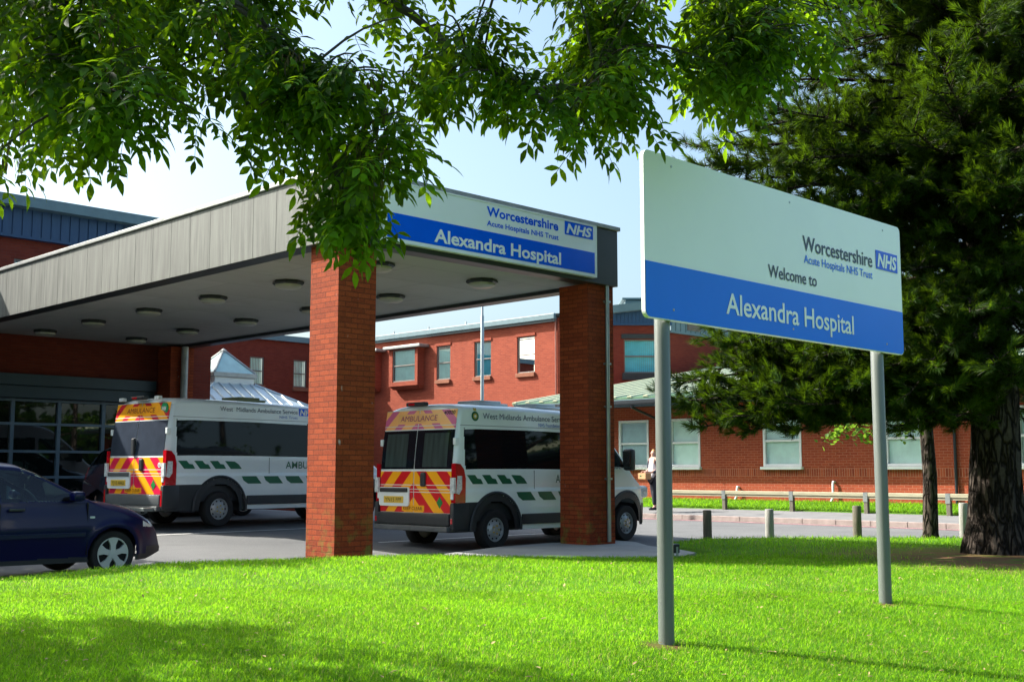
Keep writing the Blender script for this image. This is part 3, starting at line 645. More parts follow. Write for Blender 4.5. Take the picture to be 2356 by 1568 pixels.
mb.add([(xe, 9.9, ze), (xe, -24.4, ze), (14.4, -24.4, ze + 15.8 * sl_), (14.4, 9.9, ze + 15.8 * sl_)] + [(xe, 9.9, ze - .06), (xe, -24.4, ze - .06), (14.4, -24.4, ze - .06 + 15.8 * sl_), (14.4, 9.9, ze - .06 + 15.8 * sl_)], [(0, 3, 2, 1), (0, 1, 5, 4), (3, 0, 4, 7), (2, 3, 7, 6), (1, 2, 6, 5), (4, 5, 6, 7)])
rf = mb.build('roof', M['roof_green'], lb, recalc=True)
mb = MB(); Mr = Matrix.Translation((xe, 0, ze)) @ Matrix.Rotation(-math.atan(sl_), 4, 'Y')
for k in range(54): y = 9.8 - k * .64; mb.prism([(y - .11, .003), (y - .07, .055), (y + .07, .055), (y + .11, .003)], 'x', -.02, 15.5)
mb.v = [tuple(Mr @ Vector(p)) for p in mb.v]; mb.build('roof_ribs', M['rib'], rf)
mb = MB(); mb.box(xe + .01, .1, -24.2, 9.7, 3.42, 3.46); mb.build('soffit', M['gutter'], lb)
mb = MB(); mb.box(xe + .0, xe + .03, -24.3, 9.8, 3.36, 3.595); mb.build('fascia_board', M['grey_blue'], lb)
mb = MB(); mb.prism([(xe - .12, 3.46), (xe - .10, 3.41), (xe - .03, 3.41), (xe - .003, 3.46), (xe - .003, 3.56), (xe - .12, 3.56)], 'y', -24.3, 9.8); mb.build('gutter', M['gutter'], lb)
for y in (4.56, -5.18, -9.6):
    mb = MB(); mb.tube([(xe - .06, y, 3.42), (xe - .06, y, 3.34), (-.09, y, 3.0), (-.06, y, 2.9), (-.06, y, .5)], .04, 10); mb.build('downpipe', M['gutter'], lb, smooth=True)
for y, zt in ((1.58, .93), (-1.63, 1.1)):
    mb = MB(); mb.tube([(.02, y, zt - .06), (-.08, y, zt - .05), (-.1, y, zt - .12), (-.1, y, .62), (-.14, y + .05, .5)], .035, 10); mb.build('waste_pipe', M['plastic_white'], lb, smooth=True)
# ------------------------------------------------------------------ vehicles
def smooth_prof(pts, xs, k=5):
    a = np.array(pts); y = np.interp(xs, a[:, 0], a[:, 1]); ker = np.ones(k) / k
    yp = np.concatenate([np.full(k, y[0]), y, np.full(k, y[-1])]); yp = np.convolve(yp, ker, 'same'); yp = np.convolve(yp, ker, 'same'); return yp[k:-k]
def grid_faces(P, cls, names, parent, mats, smooth=True):
    """P[i,j] grid of points, cls[i,j] part number of each cell; one mesh object per part name"""
    ni, nj = P.shape[:2]; I = np.arange(ni * nj).reshape(ni, nj); V = P.reshape(-1, 3)
    q = np.stack([I[:-1, :-1], I[1:, :-1], I[1:, 1:], I[:-1, 1:]], -1).reshape(-1, 4); c = cls.ravel(); out = {}
    for k, nm in names.items():
        s = q[c == k]
        if not len(s): continue
        u, inv_ = np.unique(s, return_inverse=True); inv_ = inv_.reshape(s.shape)
        T = np.concatenate([inv_[:, [0, 1, 2]], inv_[:, [0, 2, 3]]])
        out.setdefault(nm, []).append((V[u], T, mats[nm]))
    return out
def join_parts(outs, parent, skip=()):
    objs = {}
    allk = {}
    for o in outs:
        for k, l_ in o.items(): allk.setdefault(k, []).extend(l_)
    for k, l_ in allk.items():
        Vs, Ts, n = [], [], 0
        for V, T, m in l_: Vs.append(V); Ts.append(T + n); n += len(V)
        V, T = np.concatenate(Vs), np.concatenate(Ts)
        key = np.round(V, 4); u, idx, inv_ = np.unique(key, axis=0, return_index=True, return_inverse=True); inv_ = inv_.ravel()
        T = inv_[T]; T = T[(T[:, 0] != T[:, 1]) & (T[:, 1] != T[:, 2]) & (T[:, 0] != T[:, 2])]
        V = V[idx]; comp = np.zeros(len(T), int)
        if k != 'body':                                        # one mesh per connected piece
            lab = np.arange(len(V))
            while True:
                mn = lab[T].min(1); new = lab.copy(); np.minimum.at(new, T.ravel(), mn.repeat(3)); new = new[new]
                if (new == lab).all(): break
                lab = new
            comp = lab[T[:, 0]]
        for c_ in np.unique(comp):
            t = T[comp == c_]
            if len(t) < 14: continue
            uq, iv = np.unique(t, return_inverse=True); iv = iv.reshape(t.shape)
            me = bpy.data.meshes.new(k); me.from_pydata(V[uq].tolist(), [], iv.tolist()); me.materials.append(l_[0][2])
            b = bmesh.new(); b.from_mesh(me); bmesh.ops.recalc_face_normals(b, faces=b.faces); b.to_mesh(me); b.free()
            me.polygons.foreach_set('use_smooth', [True] * len(me.polygons)); me.set_sharp_from_angle(angle=R(32))
            objs[k] = link(k, me, parent)
    return objs
M['tyre'] = pm('tyre_rubber', (.012, .012, .013), .8, var=.2, bump=.2)
M['rim_steel'] = pm('painted_steel_wheel', (.42, .44, .45), .4, metal=.4, var=.08)
M['rim_cover'] = pm('silver_wheel_cover', (.52, .55, .52), .4, metal=.1, var=.06)
M['dark_hole'] = pm('dark_recess', (.008, .008, .009), .9)  # near-black colour painting the shade inside wheel holes and gaps
M['nut'] = pm('yellow_nut_marker', (.5, .36, .03), .5)
M['plastic'] = pm('black_plastic', (.020, .024, .028), .5, var=.2)
M['plastic_grey'] = pm('grey_step_plastic', (.085, .095, .10), .55, var=.15)
M['lamp_red'] = pm('red_lamp', (.42, .004, .010), .12, var=.25, vs=14, coat=.5)
M['lamp_clear'] = pm('clear_lamp', (.62, .66, .66), .12, var=.3, vs=25, coat=.5)
M['plate'] = pm('yellow_plate', (.75, .50, .06), .4, var=.05)
M['rubber_blk'] = pm('black_letter', (.010, .012, .02), .5)
M['green_mark'] = pm('green_marking', (.004, .12, .055), .35, var=.1)
M['amb_blue'] = pm('blue_letter', (.01, .11, .50), .4)
M['mirror_glass'] = pm('mirror_face', (.3, .33, .35), .05, metal=.9)
def chevron(name, c1, c2, per=.50, k=1.0, duty=.5, phase=0.):
    m, t, p, n, l = new_mat(name); sx = nd(n, 'SeparateXYZ'); l.new(coords(n, l), sx.inputs[0])
    ab = nd(n, 'Math', operation='ABSOLUTE'); l.new(sx.outputs[1], ab.inputs[0])
    ma = nd(n, 'Math', operation='MULTIPLY_ADD'); l.new(ab.outputs[0], ma.inputs[0]); ma.inputs[1].default_value = k; l.new(sx.outputs[2], ma.inputs[2])
    dv = nd(n, 'Math', operation='MULTIPLY_ADD'); l.new(ma.outputs[0], dv.inputs[0]); dv.inputs[1].default_value = 1 / per; dv.inputs[2].default_value = phase
    fr = nd(n, 'Math', operation='FRACT'); l.new(dv.outputs[0], fr.inputs[0])
    g = nd(n, 'Math', operation='GREATER_THAN'); l.new(fr.outputs[0], g.inputs[0]); g.inputs[1].default_value = duty
    l.new(mix_rgb(n, l, g.outputs[0], c1, c2), p.inputs['Base Color']); p.inputs['Roughness'].default_value = .3; return m
def wheel(parent, x, y, z, r, wd, side, rim, cover=False, name='wheel'):
    """wheel on an axle along y; side = -1 faces the right hand side"""
    Mw = Matrix.Translation((x, y, z)) @ Matrix.Rotation(R(90) * side, 4, 'X')   # local +z -> outward
    if side < 0: Mw = Matrix.Translation((x, y, z)) @ Matrix.Rotation(R(90), 4, 'X')
    else: Mw = Matrix.Translation((x, y, z)) @ Matrix.Rotation(R(-90), 4, 'X')
    rr_ = r * .60 if not cover else r * .70; h = wd / 2
    b = MB(); b.lathe([(rr_, -h), (r * .93, -h), (r * .985, -h * .8), (r, -h * .4), (r, h * .4), (r * .985, h * .8), (r * .93, h), (rr_ + .03, h), (rr_, h * .9), (rr_, -h)], 40, Mw, cap=False)
    wo = b.build(name, M['tyre'], parent, smooth=True)
    b = MB()
    if cover:
        b.mi = 0; b.lathe([(rr_ + .006, h * .75), (rr_, h * .95), (rr_ * .93, h * .95), (rr_ * .92, h * .7)], 40, Mw, cap=False)
        b.lathe([(rr_ * .3, h * .8), (rr_ * .27, h * 1.0), (.0, h * 1.03)], 24, Mw)
        for k in range(5):
            Mk = Mw @ Matrix.Rotation(2 * PI * k / 5 + R(90), 4, 'Z')
            o = [(rr_ * .2, -rr_ * .16), (rr_ * .55, -rr_ * .17), (rr_ * .95, -rr_ * .36), (rr_ * .98, 0), (rr_ * .95, rr_ * .36), (rr_ * .55, rr_ * .17), (rr_ * .2, rr_ * .16)]
            n = len(o); zz = [.95, .98, .9, .92, .9, .98, .95]
            b.add([Mk @ Vector((p[0], p[1], h * q_)) for p, q_ in zip(o, zz)] + [Mk @ Vector((p[0], p[1], h * .6)) for p in o], [tuple(range(n))] + [(i, (i + 1) % n, n + (i + 1) % n, n + i) for i in range(n)])
        b.mi = 1; b.lathe([(rr_ * .95, h * .55), (0, h * .5)], 24, Mw)
    else:
        b.lathe([(rr_, -h * .5), (rr_, h * .85), (rr_ * .95, h * .9), (rr_ * .88, h * .55), (rr_ * .6, h * .75), (rr_ * .48, h * .95), (rr_ * .2, h * .95), (rr_ * .16, h * 1.1), (0, h * 1.1)], 36, Mw)
        b.mi = 1
        for k in range(10):
            a = 2 * PI * k / 10; b.lathe([(rr_ * .10, 0), (0, .004)], 12, Mw @ Matrix.Translation((rr_ * .74 * math.cos(a), rr_ * .74 * math.sin(a), h * .665)) @ Matrix.Rotation(0, 4, 'Z'))
        b.mi = 2
        for k in range(5):
            a = 2 * PI * k / 5; b.lathe([(rr_ * .065, 0), (rr_ * .065, .02), (0, .022)], 6, Mw @ Matrix.Translation((rr_ * .34 * math.cos(a), rr_ * .34 * math.sin(a), h * .95)))
    b.build('rim', [rim, M['dark_hole'], M['nut']], wo, smooth=True)
    return wo

def ambulance(name, label, loc, rotz, L, xr, plate, words, right):
    """patient transport van: local x forward from the rear doors, y to its left, z up"""
    v = thing(name, label, 'ambulance', loc, rotz, 'ambulances parked by the canopy')
    s = (L - 5.35)                                              # distance the nose is ahead of a 5.35 m body
    white = pm('van_paint', (.84, .90, .87) if right else (.76, .82, .82), .25, var=.05, vs=1.2, coat=.5)
    N = 300; xs = np.linspace(0, L, N)
    prof = [(0, 2.44), (.06, 2.49), (.2, 2.515), (.6, 2.53), (2, 2.535)] + [(x + s, z) for x, z in ((2.9, 2.51), (3.25, 2.46), (3.5, 2.37), (3.7, 2.23), (4.05, 1.94), (4.35, 1.67), (4.6, 1.43), (4.68, 1.36), (4.85, 1.28), (5.1, 1.11), (5.24, .95), (5.32, .75), (5.35, .5))]
    zt = smooth_prof(prof, xs, 5); zb = np.where(xs < .02, .42, .33)
    def width(x, z):
        w_ = 1.025 - .02 * sm(.75 - z, 0, .4) - .014 * sm(z, 1.0, 1.04) - .075 * np.clip((z - 1.3) / 1.1, 0, 1)
        w_ = w_ * (1 - .055 * np.clip(1 - x / .14, 0, 1) ** 2)
        t = np.clip((x - (L - .95)) / .95, 0, 1); return w_ * (1 - .36 * t ** 2.3)
    def rearx(y, z): return .14 * np.clip((z - 1.2) / 1.2, 0, 2) ** 1.5 + .035 * (np.abs(y) / .95) ** 3
    n1, n2 = 66, 26; rows = []
    r = np.clip(.15 + .10 * sm(xs, L - 1.6, L - .6), 0, .24)
    for i in range(N):
        zc = max(zt[i] - r[i], zb[i] + .05); rr2 = zt[i] - zc
        z1 = np.linspace(zb[i], zc, n1, endpoint=False); th = np.linspace(0, PI / 2, n2); z2 = zc + rr2 * np.sin(th)
        z = np.concatenate([z1, z2]); y = width(xs[i], z); y[n1:] = width(xs[i], np.full(n2, zc)) * np.clip(1 - np.sin(th) ** 2.6, 0, 1) ** (1 / 2.6)
        x = xs[i] + rearx(y, z) * max(0, 1 - xs[i] / .7)
        rows.append(np.column_stack([x, -y, z]))
    half = np.array(rows); other = half[:, ::-1].copy(); other[:, :, 1] *= -1
    P = np.concatenate([half, other[:, 1:]], 1)
    cen = (P[:-1, :-1] + P[1:, :-1] + P[1:, 1:] + P[:-1, 1:]) / 4; cx, cy, cz = cen[..., 0], np.abs(cen[..., 1]), cen[..., 2]
    jj = np.arange(P.shape[1] - 1)[None, :] * np.ones((N - 1, 1)); side = (jj < n1) | (jj >= P.shape[1] - 1 - n1)
    xf = L - .97; zw = .36
    d1, d2 = np.hypot(cx - xr, cz - zw), np.hypot(cx - xf, cz - zw)
    ztc = np.interp(cx, xs, zt)
    c = np.zeros(cx.shape, int)
    c[side & (cz < .82) & (cx < xr - .2)] = 1
    c[side & ((d1 < .60) | (d2 < .585))] = 1
    c[(cx > L - .42) & (cz < .72)] = 1
    win_end = s + 3.0
    c[side & (cz > 1.375) & (cz < 2.07) & (cx > .27) & (cx < win_end)] = 2
    c[side & (cz > 1.40) & (cz < np.minimum(2.04, ztc - .16)) & (cx > win_end + .10) & (cx < s + 4.42)] = 3
    c[(~side) & (cx > s + 3.62) & (cx < s + 4.66) & (cy < .84)] = 4
    c[side & ((d1 < .475) | (d2 < .465)) & (cz < .95)] = 9
    names = {0: 'body', 1: 'lower_trim', 2: 'side_glass', 3: 'door_glass', 4: 'windscreen'}
    mats = {'body': white, 'lower_trim': M['plastic'], 'side_glass': M['glass_dark'], 'door_glass': M['glass_car'], 'windscreen': M['glass_car'], 'rear': white}
    outs = [grid_faces(P, c, names, v, mats)]
    nz = n1 + n2; NC = 30; cap = np.zeros((nz, NC + 1, 3))
    for j in range(nz):
        y = np.linspace(-1, 1, NC + 1) * abs(half[0, j, 1]); z = half[0, j, 2]
        cap[j] = np.column_stack([rearx(y, np.full(NC + 1, z)), y, np.full(NC + 1, z)])
    outs.append(grid_faces(cap, np.zeros((nz - 1, NC), int), {0: 'body'}, v, mats))
    lastc = P[-1]; nP = len(lastc); fan = np.stack([lastc, np.tile(lastc.mean(0), (nP, 1))], 0)
    outs.append(grid_faces(fan, np.full((1, nP - 1), 1), {1: 'lower_trim'}, v, mats))
    ob = join_parts(outs, v); body = ob['body']
    # inner dark lining so wheel arches and cab are not see-through
    b = MB(); b.box(.25, s + 2.9, -.93, .93, .50, .80); b.box(.3, s + 4.5, -.62, .62, .3, .82); b.box(s + 2.85, s + 2.9, -.9, .9, .8, 2.2)
    b.box(s + 4.1, s + 4.6, -.85, .85, .85, 1.2); b.cbox(s + 3.05, s + 3.2, -.75, -.3, .9, 1.85, .05); b.cbox(s + 3.05, s + 3.2, .2, .75, .9, 1.85, .05); b.box(s + 3.0, s + 3.55, -.78, .78, .8, 1.05)
    b.build('cab_interior', M['plastic'], v)
    for x in (xr, xf):
        for sd in (-1, 1): wheel(v, x, sd * .90, .345, .345, .225, sd, M['rim_steel'])
    def rpanel(nm, y0, y1, z0, z1, off, mat_, parent=v, n=8):
        g = np.zeros((n + 1, n + 1, 3)); 
        for i, y in enumerate(np.linspace(y0, y1, n + 1)):
            for j, z in enumerate(np.linspace(z0, z1, n + 1)): g[i, j] = (rearx(y, z) - off, y, z)
        V = g.reshape(-1, 3); I = np.arange((n + 1) ** 2).reshape(n + 1, n + 1)
        b = MB(); q = [(I[i, j], I[i + 1, j], I[i + 1, j + 1], I[i, j + 1]) for i in range(n) for j in range(n)]; b.add(V.tolist(), [tuple(int(k) for k in f) for f in q])
        g2 = V + np.array([off * .9, 0, 0]); o = len(b.v); b.v += [tuple(p) for p in g2.tolist()]
        e = [int(I[i, 0]) for i in range(n + 1)] + [int(I[n, j]) for j in range(1, n + 1)] + [int(I[i, n]) for i in range(n - 1, -1, -1)] + [int(I[0, j]) for j in range(n - 1, 0, -1)]
        for k in range(len(e)): b.f.append((e[k], e[(k + 1) % len(e)], e[(k + 1) % len(e)] + o, e[k] + o)); b.m.append(0)
        return b.build(nm, mat_, parent, smooth=True)
    red, yel = ((.68, .006, .012), (1.0, .43, .004)) if right else ((.72, .015, .07), (1.0, .42, .010))
    hr, hy = ((.68, .13, .28), (1.0, .50, .15)) if right else ((.55, .01, .03), (.92, .38, .010))
    chev = chevron('rear_chevrons', red, yel, .50, 1.0, .5, .18 if right else .3); chev_h = chevron('header_chevrons', hr, hy, .42, .9, .42, .1)
    tl = lambda z0: Matrix(((0, 1, .145 / .33 * .36, 0), (-1, 0, 0, 0), (0, 0, 1, 0), (0, 0, 0, 1)))
    Mr = lambda off, z: Matrix(((0, 1, 0, float(rearx(0, z)) - off), (-1, 0, 0, 0), (0, 0, 1, 0), (0, 0, 0, 1)))
    doors = []
    for sd in (1, -1):
        a, c_ = (.012, .925) if sd > 0 else (-.925, -.012)
        dr = rpanel('rear_door', a, c_, .64, 2.41, .006, white); doors.append(dr)
        rpanel('chevron_panel', a, c_, .645, 1.345, .010, chev, dr)
        rpanel('header_panel', a, c_, 2.075, 2.405, .010, chev_h, dr)
        gl = pm('rear_window_black', (.008, .011, .016), .06) if right else pm('blanked_window', (.035, .045, .065), .22, var=.15)
        wn = rpanel('rear_window', a, c_, 1.385, 2.055, .012, gl, dr)
        if right: rpanel('window_pane', a + .20 if sd > 0 else a + .12, c_ - .12 if sd > 0 else c_ - .20, 1.42, 2.0, .0145, pm('pale_rear_pane', (.045, .066, .062), .05, var=.3, vs=2, stretch=(1, 6, .6)), wn)
        for z0, z1 in ((1.105, 1.118), (1.035, 1.046), (.985, .996), (2.125, 2.137)): rpanel('pinstripe', a, c_, z0, z1, .013, M['white'], dr, 3)
        yh = sd * .955
        for z in (1.85, .93): b = MB(); b.cbox(float(rearx(.93, z)) - .035, float(rearx(.93, z)) + .05, yh - .035, yh + .035, z - .06, z + .06, .012); b.build('hinge', white, dr)
    # lettering on the header and doors
    def rtext(s_, mat_, ya, yb, z, cap, bold=.02, off=.014, sh=0):
        k = float(rearx(0, z + cap) - rearx(0, z)) / cap
        Mx = Matrix(((0, 1, k, float(rearx((ya + yb) / 2, z)) - off - k * z), (-1, 0, 0, 0), (0, 0, 1, 0), (0, 0, 0, 1)))
        return text('lettering', doors[1], s_, mat_, -ya, -yb, z, cap, Mx, bold, sh)
    rpanel('text_patch', .56, -.56, 2.17, 2.345, .0115, pm('header_orange', hy, .3), doors[1])
    rtext('AMBULANCE', pm('header_red', (.36, .03, .12) if right else (.22, .005, .01), .4), .48, -.48, 2.215, .10, .0)
    rpanel('text_patch', .30, -.28, .665, .765, .0135, pm('panel_orange', yel, .3), doors[1])
    rtext('KEEP CLEAR', pm('dark_red_letter', (.13, .01, .01), .4), .255, -.235, .685, .058, .0, .016)
    b = MB(); b.prism(rr(.10, .90, .745, 1.075, .05), 'x', -.032, .02)
    b.v = [(p[0], p[1], p[2]) for p in b.v]; pr = b.build('plate_recess', white, doors[0])
    b = MB(); b.cbox(-.055, -.02, .13, .87, .985, 1.06, .015); b.build('plate_light_bar', M['plastic'] if right else M['plastic_grey'], pr)
    b = MB(); b.cbox(-.042, -.031, .24, .76, .80, .915, .003); pl = b.build('number_plate', M['plate'], pr)
    text('lettering', pl, plate, M['rubber_blk'], -.72, -.28, .822, .072, Matrix(((0, 1, 0, -.0425), (-1, 0, 0, 0), (0, 0, 1, 0), (0, 0, 0, 1))), .0)
    b = MB(); b.cbox(-.045, .01, -.32, -.19, 1.085, 1.33, .03); b.build('handle', M['plastic'], doors[1])
    b = MB(); b.prism([(-.66, .72), (-.585, .82), (-.66, .92), (-.735, .82)], 'x', -.002, .012); b.build('hazard_diamond', pm('green_diamond', (.01, .22, .045), .4), doors[1])
    if right: rtext('40020', M['rubber_blk'], -.62, -.90, 2.315, .068, .01, .016)
    else:
        b = MB(); Mz = Matrix(((0, 0, -1, float(rearx(-.77, 2.27)) - .008), (1, 0, 0, -.77), (0, 1, 0, 2.28), (0, 0, 0, 1))); b.lathe([(.115, -.012), (.115, .009), (0, .0095)], 24, Mz); di = b.build('fleet_disc', pm('green_disc', (.01, .30, .11), .4), doors[1])
        rtext('W404', M['white'], -.70, -.84, 2.24, .085, .02, .030)
        b = MB(); b.cbox(-.05, .005, -.02, .08, 1.39, 1.72, .02); b.build('grab_handle', M['plastic'], doors[0])
        b = MB(); b.lathe([(.05, -.002), (.05, .004), (0, .0045)], 20, Matrix(((0, 0, -1, float(rearx(-.84, 1.2)) - .012), (1, 0, 0, -.83), (0, 1, 0, 1.2), (0, 0, 0, 1)))); b.build('speed_sticker', M['white'], doors[1])
        rtext('62', M['rubber_blk'], -.81, -.85, 1.178, .045, .02, .022)
        for y in (.62, -.62):
            b = MB(); b.cbox(.03, .12, y - .075, y + .075, 2.455, 2.53, .015); b.build('work_lamp', M['lamp_clear'], v)
        b = MB(); b.cbox(-.32, -.02, -.85, .85, .33, .40, .012); b.cbox(-.30, -.05, .35, .6, .401, .44, .01); b.build('tail_step', M['steel'], v)
    b = MB(); b.cbox(.0, .12, -.24, .24, 2.47, 2.545, .025); bl_ = b.build('brake_light', M['plastic'], v)
    b = MB(); b.cbox(-.008, .0, -.0, .16, 2.485, 2.525, .003); b.build('lens', M['lamp_red'], bl_)
    # tail lights wrap the corners
    for sd in (-1, 1):
        o = [(-.0, .82), (.24, .82), (.245, 1.22), (.20, 1.38), (.11, 1.47), (-.0, 1.48)]
        b = MB(); ys = sd * 1.034; b.prism([(x + float(rearx(.98, z)) * .6 - .012, z) for x, z in o], 'y', sd * .93, ys)
        t_ = b.build('tail_light', M['lamp_red'], v)
        b = MB(); b.prism([(.03, .98), (.10, .96), (.165, 1.05), (.165, 1.27), (.06, 1.27)], 'y', sd * 1.02, sd * 1.0375); b.box(-.022 , .02, sd * .94, sd * 1.037, .98, 1.24); b.build('lens', M['lamp_clear'], t_)
    # bumper, step, rub strips
    b = MB(); b.cbox(-.045, .2, -.93, .93, .43, .635, .02); bp = b.build('bumper', M['plastic'] if right else M['plastic_grey'], v, smooth=True)
    for sd in (-1, 1):
        b = MB(); b.cbox(-.03, .34, sd * .985 - .05, sd * .985 + .05, .36, .815, .025); b.build('bumper_corner', M['plastic'], v, smooth=True)
        b = MB(); b.cbox(-.036, -.025, sd * .985 - .025, sd * .985 + .025, .47 if right else .42, .56 if right else .72, .003); b.build('reflector', M['lamp_red'], v)
        b = MB(); b.cbox(xr + .64, xf - .66, sd * 1.01 - .03, sd * 1.01 + .03, .42, .60, .012); b.build('rub_strip', M['plastic'], v)
        b = MB(); b.tube([Vector((xr + .62 * math.cos(a), sd * 1.02, .36 + .62 * math.sin(a))) for a in np.linspace(-.05, PI + .05, 24)], .03, 6); b.build('arch_lip', M['plastic'], v, smooth=True)
        b = MB(); b.tube([Vector((xf + .60 * math.cos(a), sd * (1.015 - .13 * max(0, math.cos(a)) ** 2), .36 + .60 * math.sin(a))) for a in np.linspace(-.1, PI + .05, 24)], .03, 6); b.build('arch_lip', M['plastic'], v, smooth=True)
        b = MB(); b.cbox(s + 4.18, s + 4.34, sd * 1.18 - .11, sd * 1.18 + .11, 1.36, 1.78, .05); mi_ = b.build('door_mirror', M['plastic'], v, smooth=True)
        b = MB(); b.tube([(s + 4.3, sd * .95, 1.45), (s + 4.27, sd * 1.1, 1.45)], .035, 8); b.build('mirror_arm', M['plastic'], mi_)
        b = MB(); b.cbox(s + 4.17, s + 4.179, sd * 1.18 - .09, sd * 1.18 + .09, 1.42, 1.74, .003); b.build('mirror_glass', M['mirror_glass'], mi_)
        b = MB(); b.cbox(L - .48, L - .12, sd * .80 - .1, sd * .80 + .09, .82, 1.06, .06); b.build('headlight', M['lamp_clear'], v, smooth=True)
    b = MB(); b.cbox(-.10, .1, -.95, .95, .335, .425, .015)
    for y in (-.6, 0, .6): b.lathe([(.02, 0), (.02, .006), (0, .007)], 8, Matrix(((0, 0, -1, -.10), (1, 0, 0, y), (0, 1, 0, .38), (0, 0, 0, 1))))
    b.build('rear_step', M['plastic_grey'], v)
    # vents on the roof
    for x in ((1.2, 2.7) if right else (2.1,)):
        b = MB(); b.cbox(x, x + .75, -.38, .38, 2.525, 2.575, .02); b.cbox(x + .1, x + .65, -.3, .3, 2.576, 2.625, .02); b.build('roof_vent', M['zinc'] if right else pm('olive_roof_hatch', (.22, .24, .12), .6), v, smooth=True)
    # side markings on the right flank
    for sd in (-1, 1):
        b = MB()
        for k in range(4):
            x = .30 + .36 * k; pts = [(x, 1.285), (x + .19, 1.285), (x + .25, 1.225), (x + .33, 1.215), (x + .39, 1.13), (x + .14, 1.13)] if k < 3 else [(x, 1.285), (x + .23, 1.275), (x + .33, 1.22), (x + .41, 1.13), (x + .14, 1.13)]
            b.prism([(p[0], p[1]) for p in pts], 'y', sd * 1.0, sd * 1.0145)
        k0 = xr + .50
        for k in range(5):
            x = k0 + .55 * k
            if x + .6 > xf - .55: break
            b.prism([(x, .985), (x + .36, .985), (x + .5, .835), (x + .16, .835), (x + .05, .9)], 'y', sd * 1.0, sd * 1.0285)
        x = xf - 1.25; b.prism([(x, .985), (x + .36, .985), (x + .5, .835), (x + .16, .835)], 'y', sd * 1.0, sd * 1.0285)
        b.build('side_marking', M['green_mark'], v)
    ty = float(width(2., 2.32)) + .004; side_T = T(-ty)
    # seams on the flank
    b = MB()
    for x in (.14, s + 1.72, s + 3.02): b.box(x, x + .008, -1.0155, -.98, .62, 1.36)
    b.box(.2, s + 3.0, -float(width(2., 2.13)) - .002, -.9, 2.125, 2.133); b.build('panel_seam', M['plastic_grey'], body)
    tilt = Matrix.Translation((0, -float(width(2., 2.30)) - .003, 2.30)) @ Matrix.Rotation(math.atan(.075 / 1.1), 4, 'X') @ Matrix.Translation((0, 0, -2.30))
    tilt = Matrix(((1, 0, 0, 0), (0, 1, .075 / 1.1, -float(width(2., 2.30)) - .004 - 2.30 * .075 / 1.1), (0, 0, 1, 0), (0, 0, 0, 1)))
    for (s_, mat_, x0, x1, z, cap, bold) in words: text('lettering', body, s_, M[mat_], x0, x1, z, cap, tilt, bold)
    if right:
        b = MB(); Mc = tilt @ Matrix.Translation((.55, -.001, 2.29)) @ Matrix.Rotation(R(90), 4, 'X')
        b.mi = 0; b.lathe([(.085, 0), (.085, .003), (0, .0035)], 20, Mc); b.mi = 1; b.lathe([(.05, .0036), (.05, .0055), (0, .006)], 16, Mc); b.mi = 2; b.lathe([(.025, .0062), (0, .008)], 12, Mc)
        b.mi = 1; b.prism([(.515, 2.385), (.525, 2.43), (.55, 2.415), (.575, 2.43), (.585, 2.385)], 'y', -float(width(2., 2.3)) + .0, -float(width(2, 2.3)) + .02)
        b.build('crest', [M['green_mark'], pm('crest_gold', (.45, .33, .04), .4), M['white']], body)
    else: 
        b = MB(); b.add([tilt @ Vector(p) for p in ((3.28, 0, 2.245), (3.72, 0, 2.245), (3.72, 0, 2.40), (3.28, 0, 2.40))], [(0, 1, 2, 3)]); em = b.build('emblem', M['blue_nhs'], body)
        text('lettering', em, 'NHS', M['white'], 3.30, 3.70, 2.262, .115, tilt, .035, .22)
    text('lettering', body, 'AMBULANCE', M['green_mark'], *((2.55, 3.6) if right else (2.9, 4.2)), 1.14, .15, T(-1.013), .006)
    return v
right_words = [('West Midlands Ambulance Service', 'ink', .74, 2.97, 2.25, .105, .0), ('NHS Foundation Trust', 'amb_blue', 2.15, 2.97, 2.148, .068, .0)]
left_words = [('West  Midlands Ambulance Service', 'ink', 1.28, 3.24, 2.275, .092, .0), ('NHS Trust', 'amb_blue', 2.76, 3.24, 2.175, .058, .0)]
ambulance('ambulance', 'white ambulance with pale windows in its rear doors, parked between the two front piers', (-1.70, 20.265, .0), R(46), 5.60, 1.0, 'YN15 FPF', right_words, True)
ambulance('ambulance', 'white ambulance with blanked rear windows and green fleet disc, behind the dark blue car', (-7.35, 22.72, .265), R(50), 6.1, 1.28, 'YJ10 HAU', left_words, False)

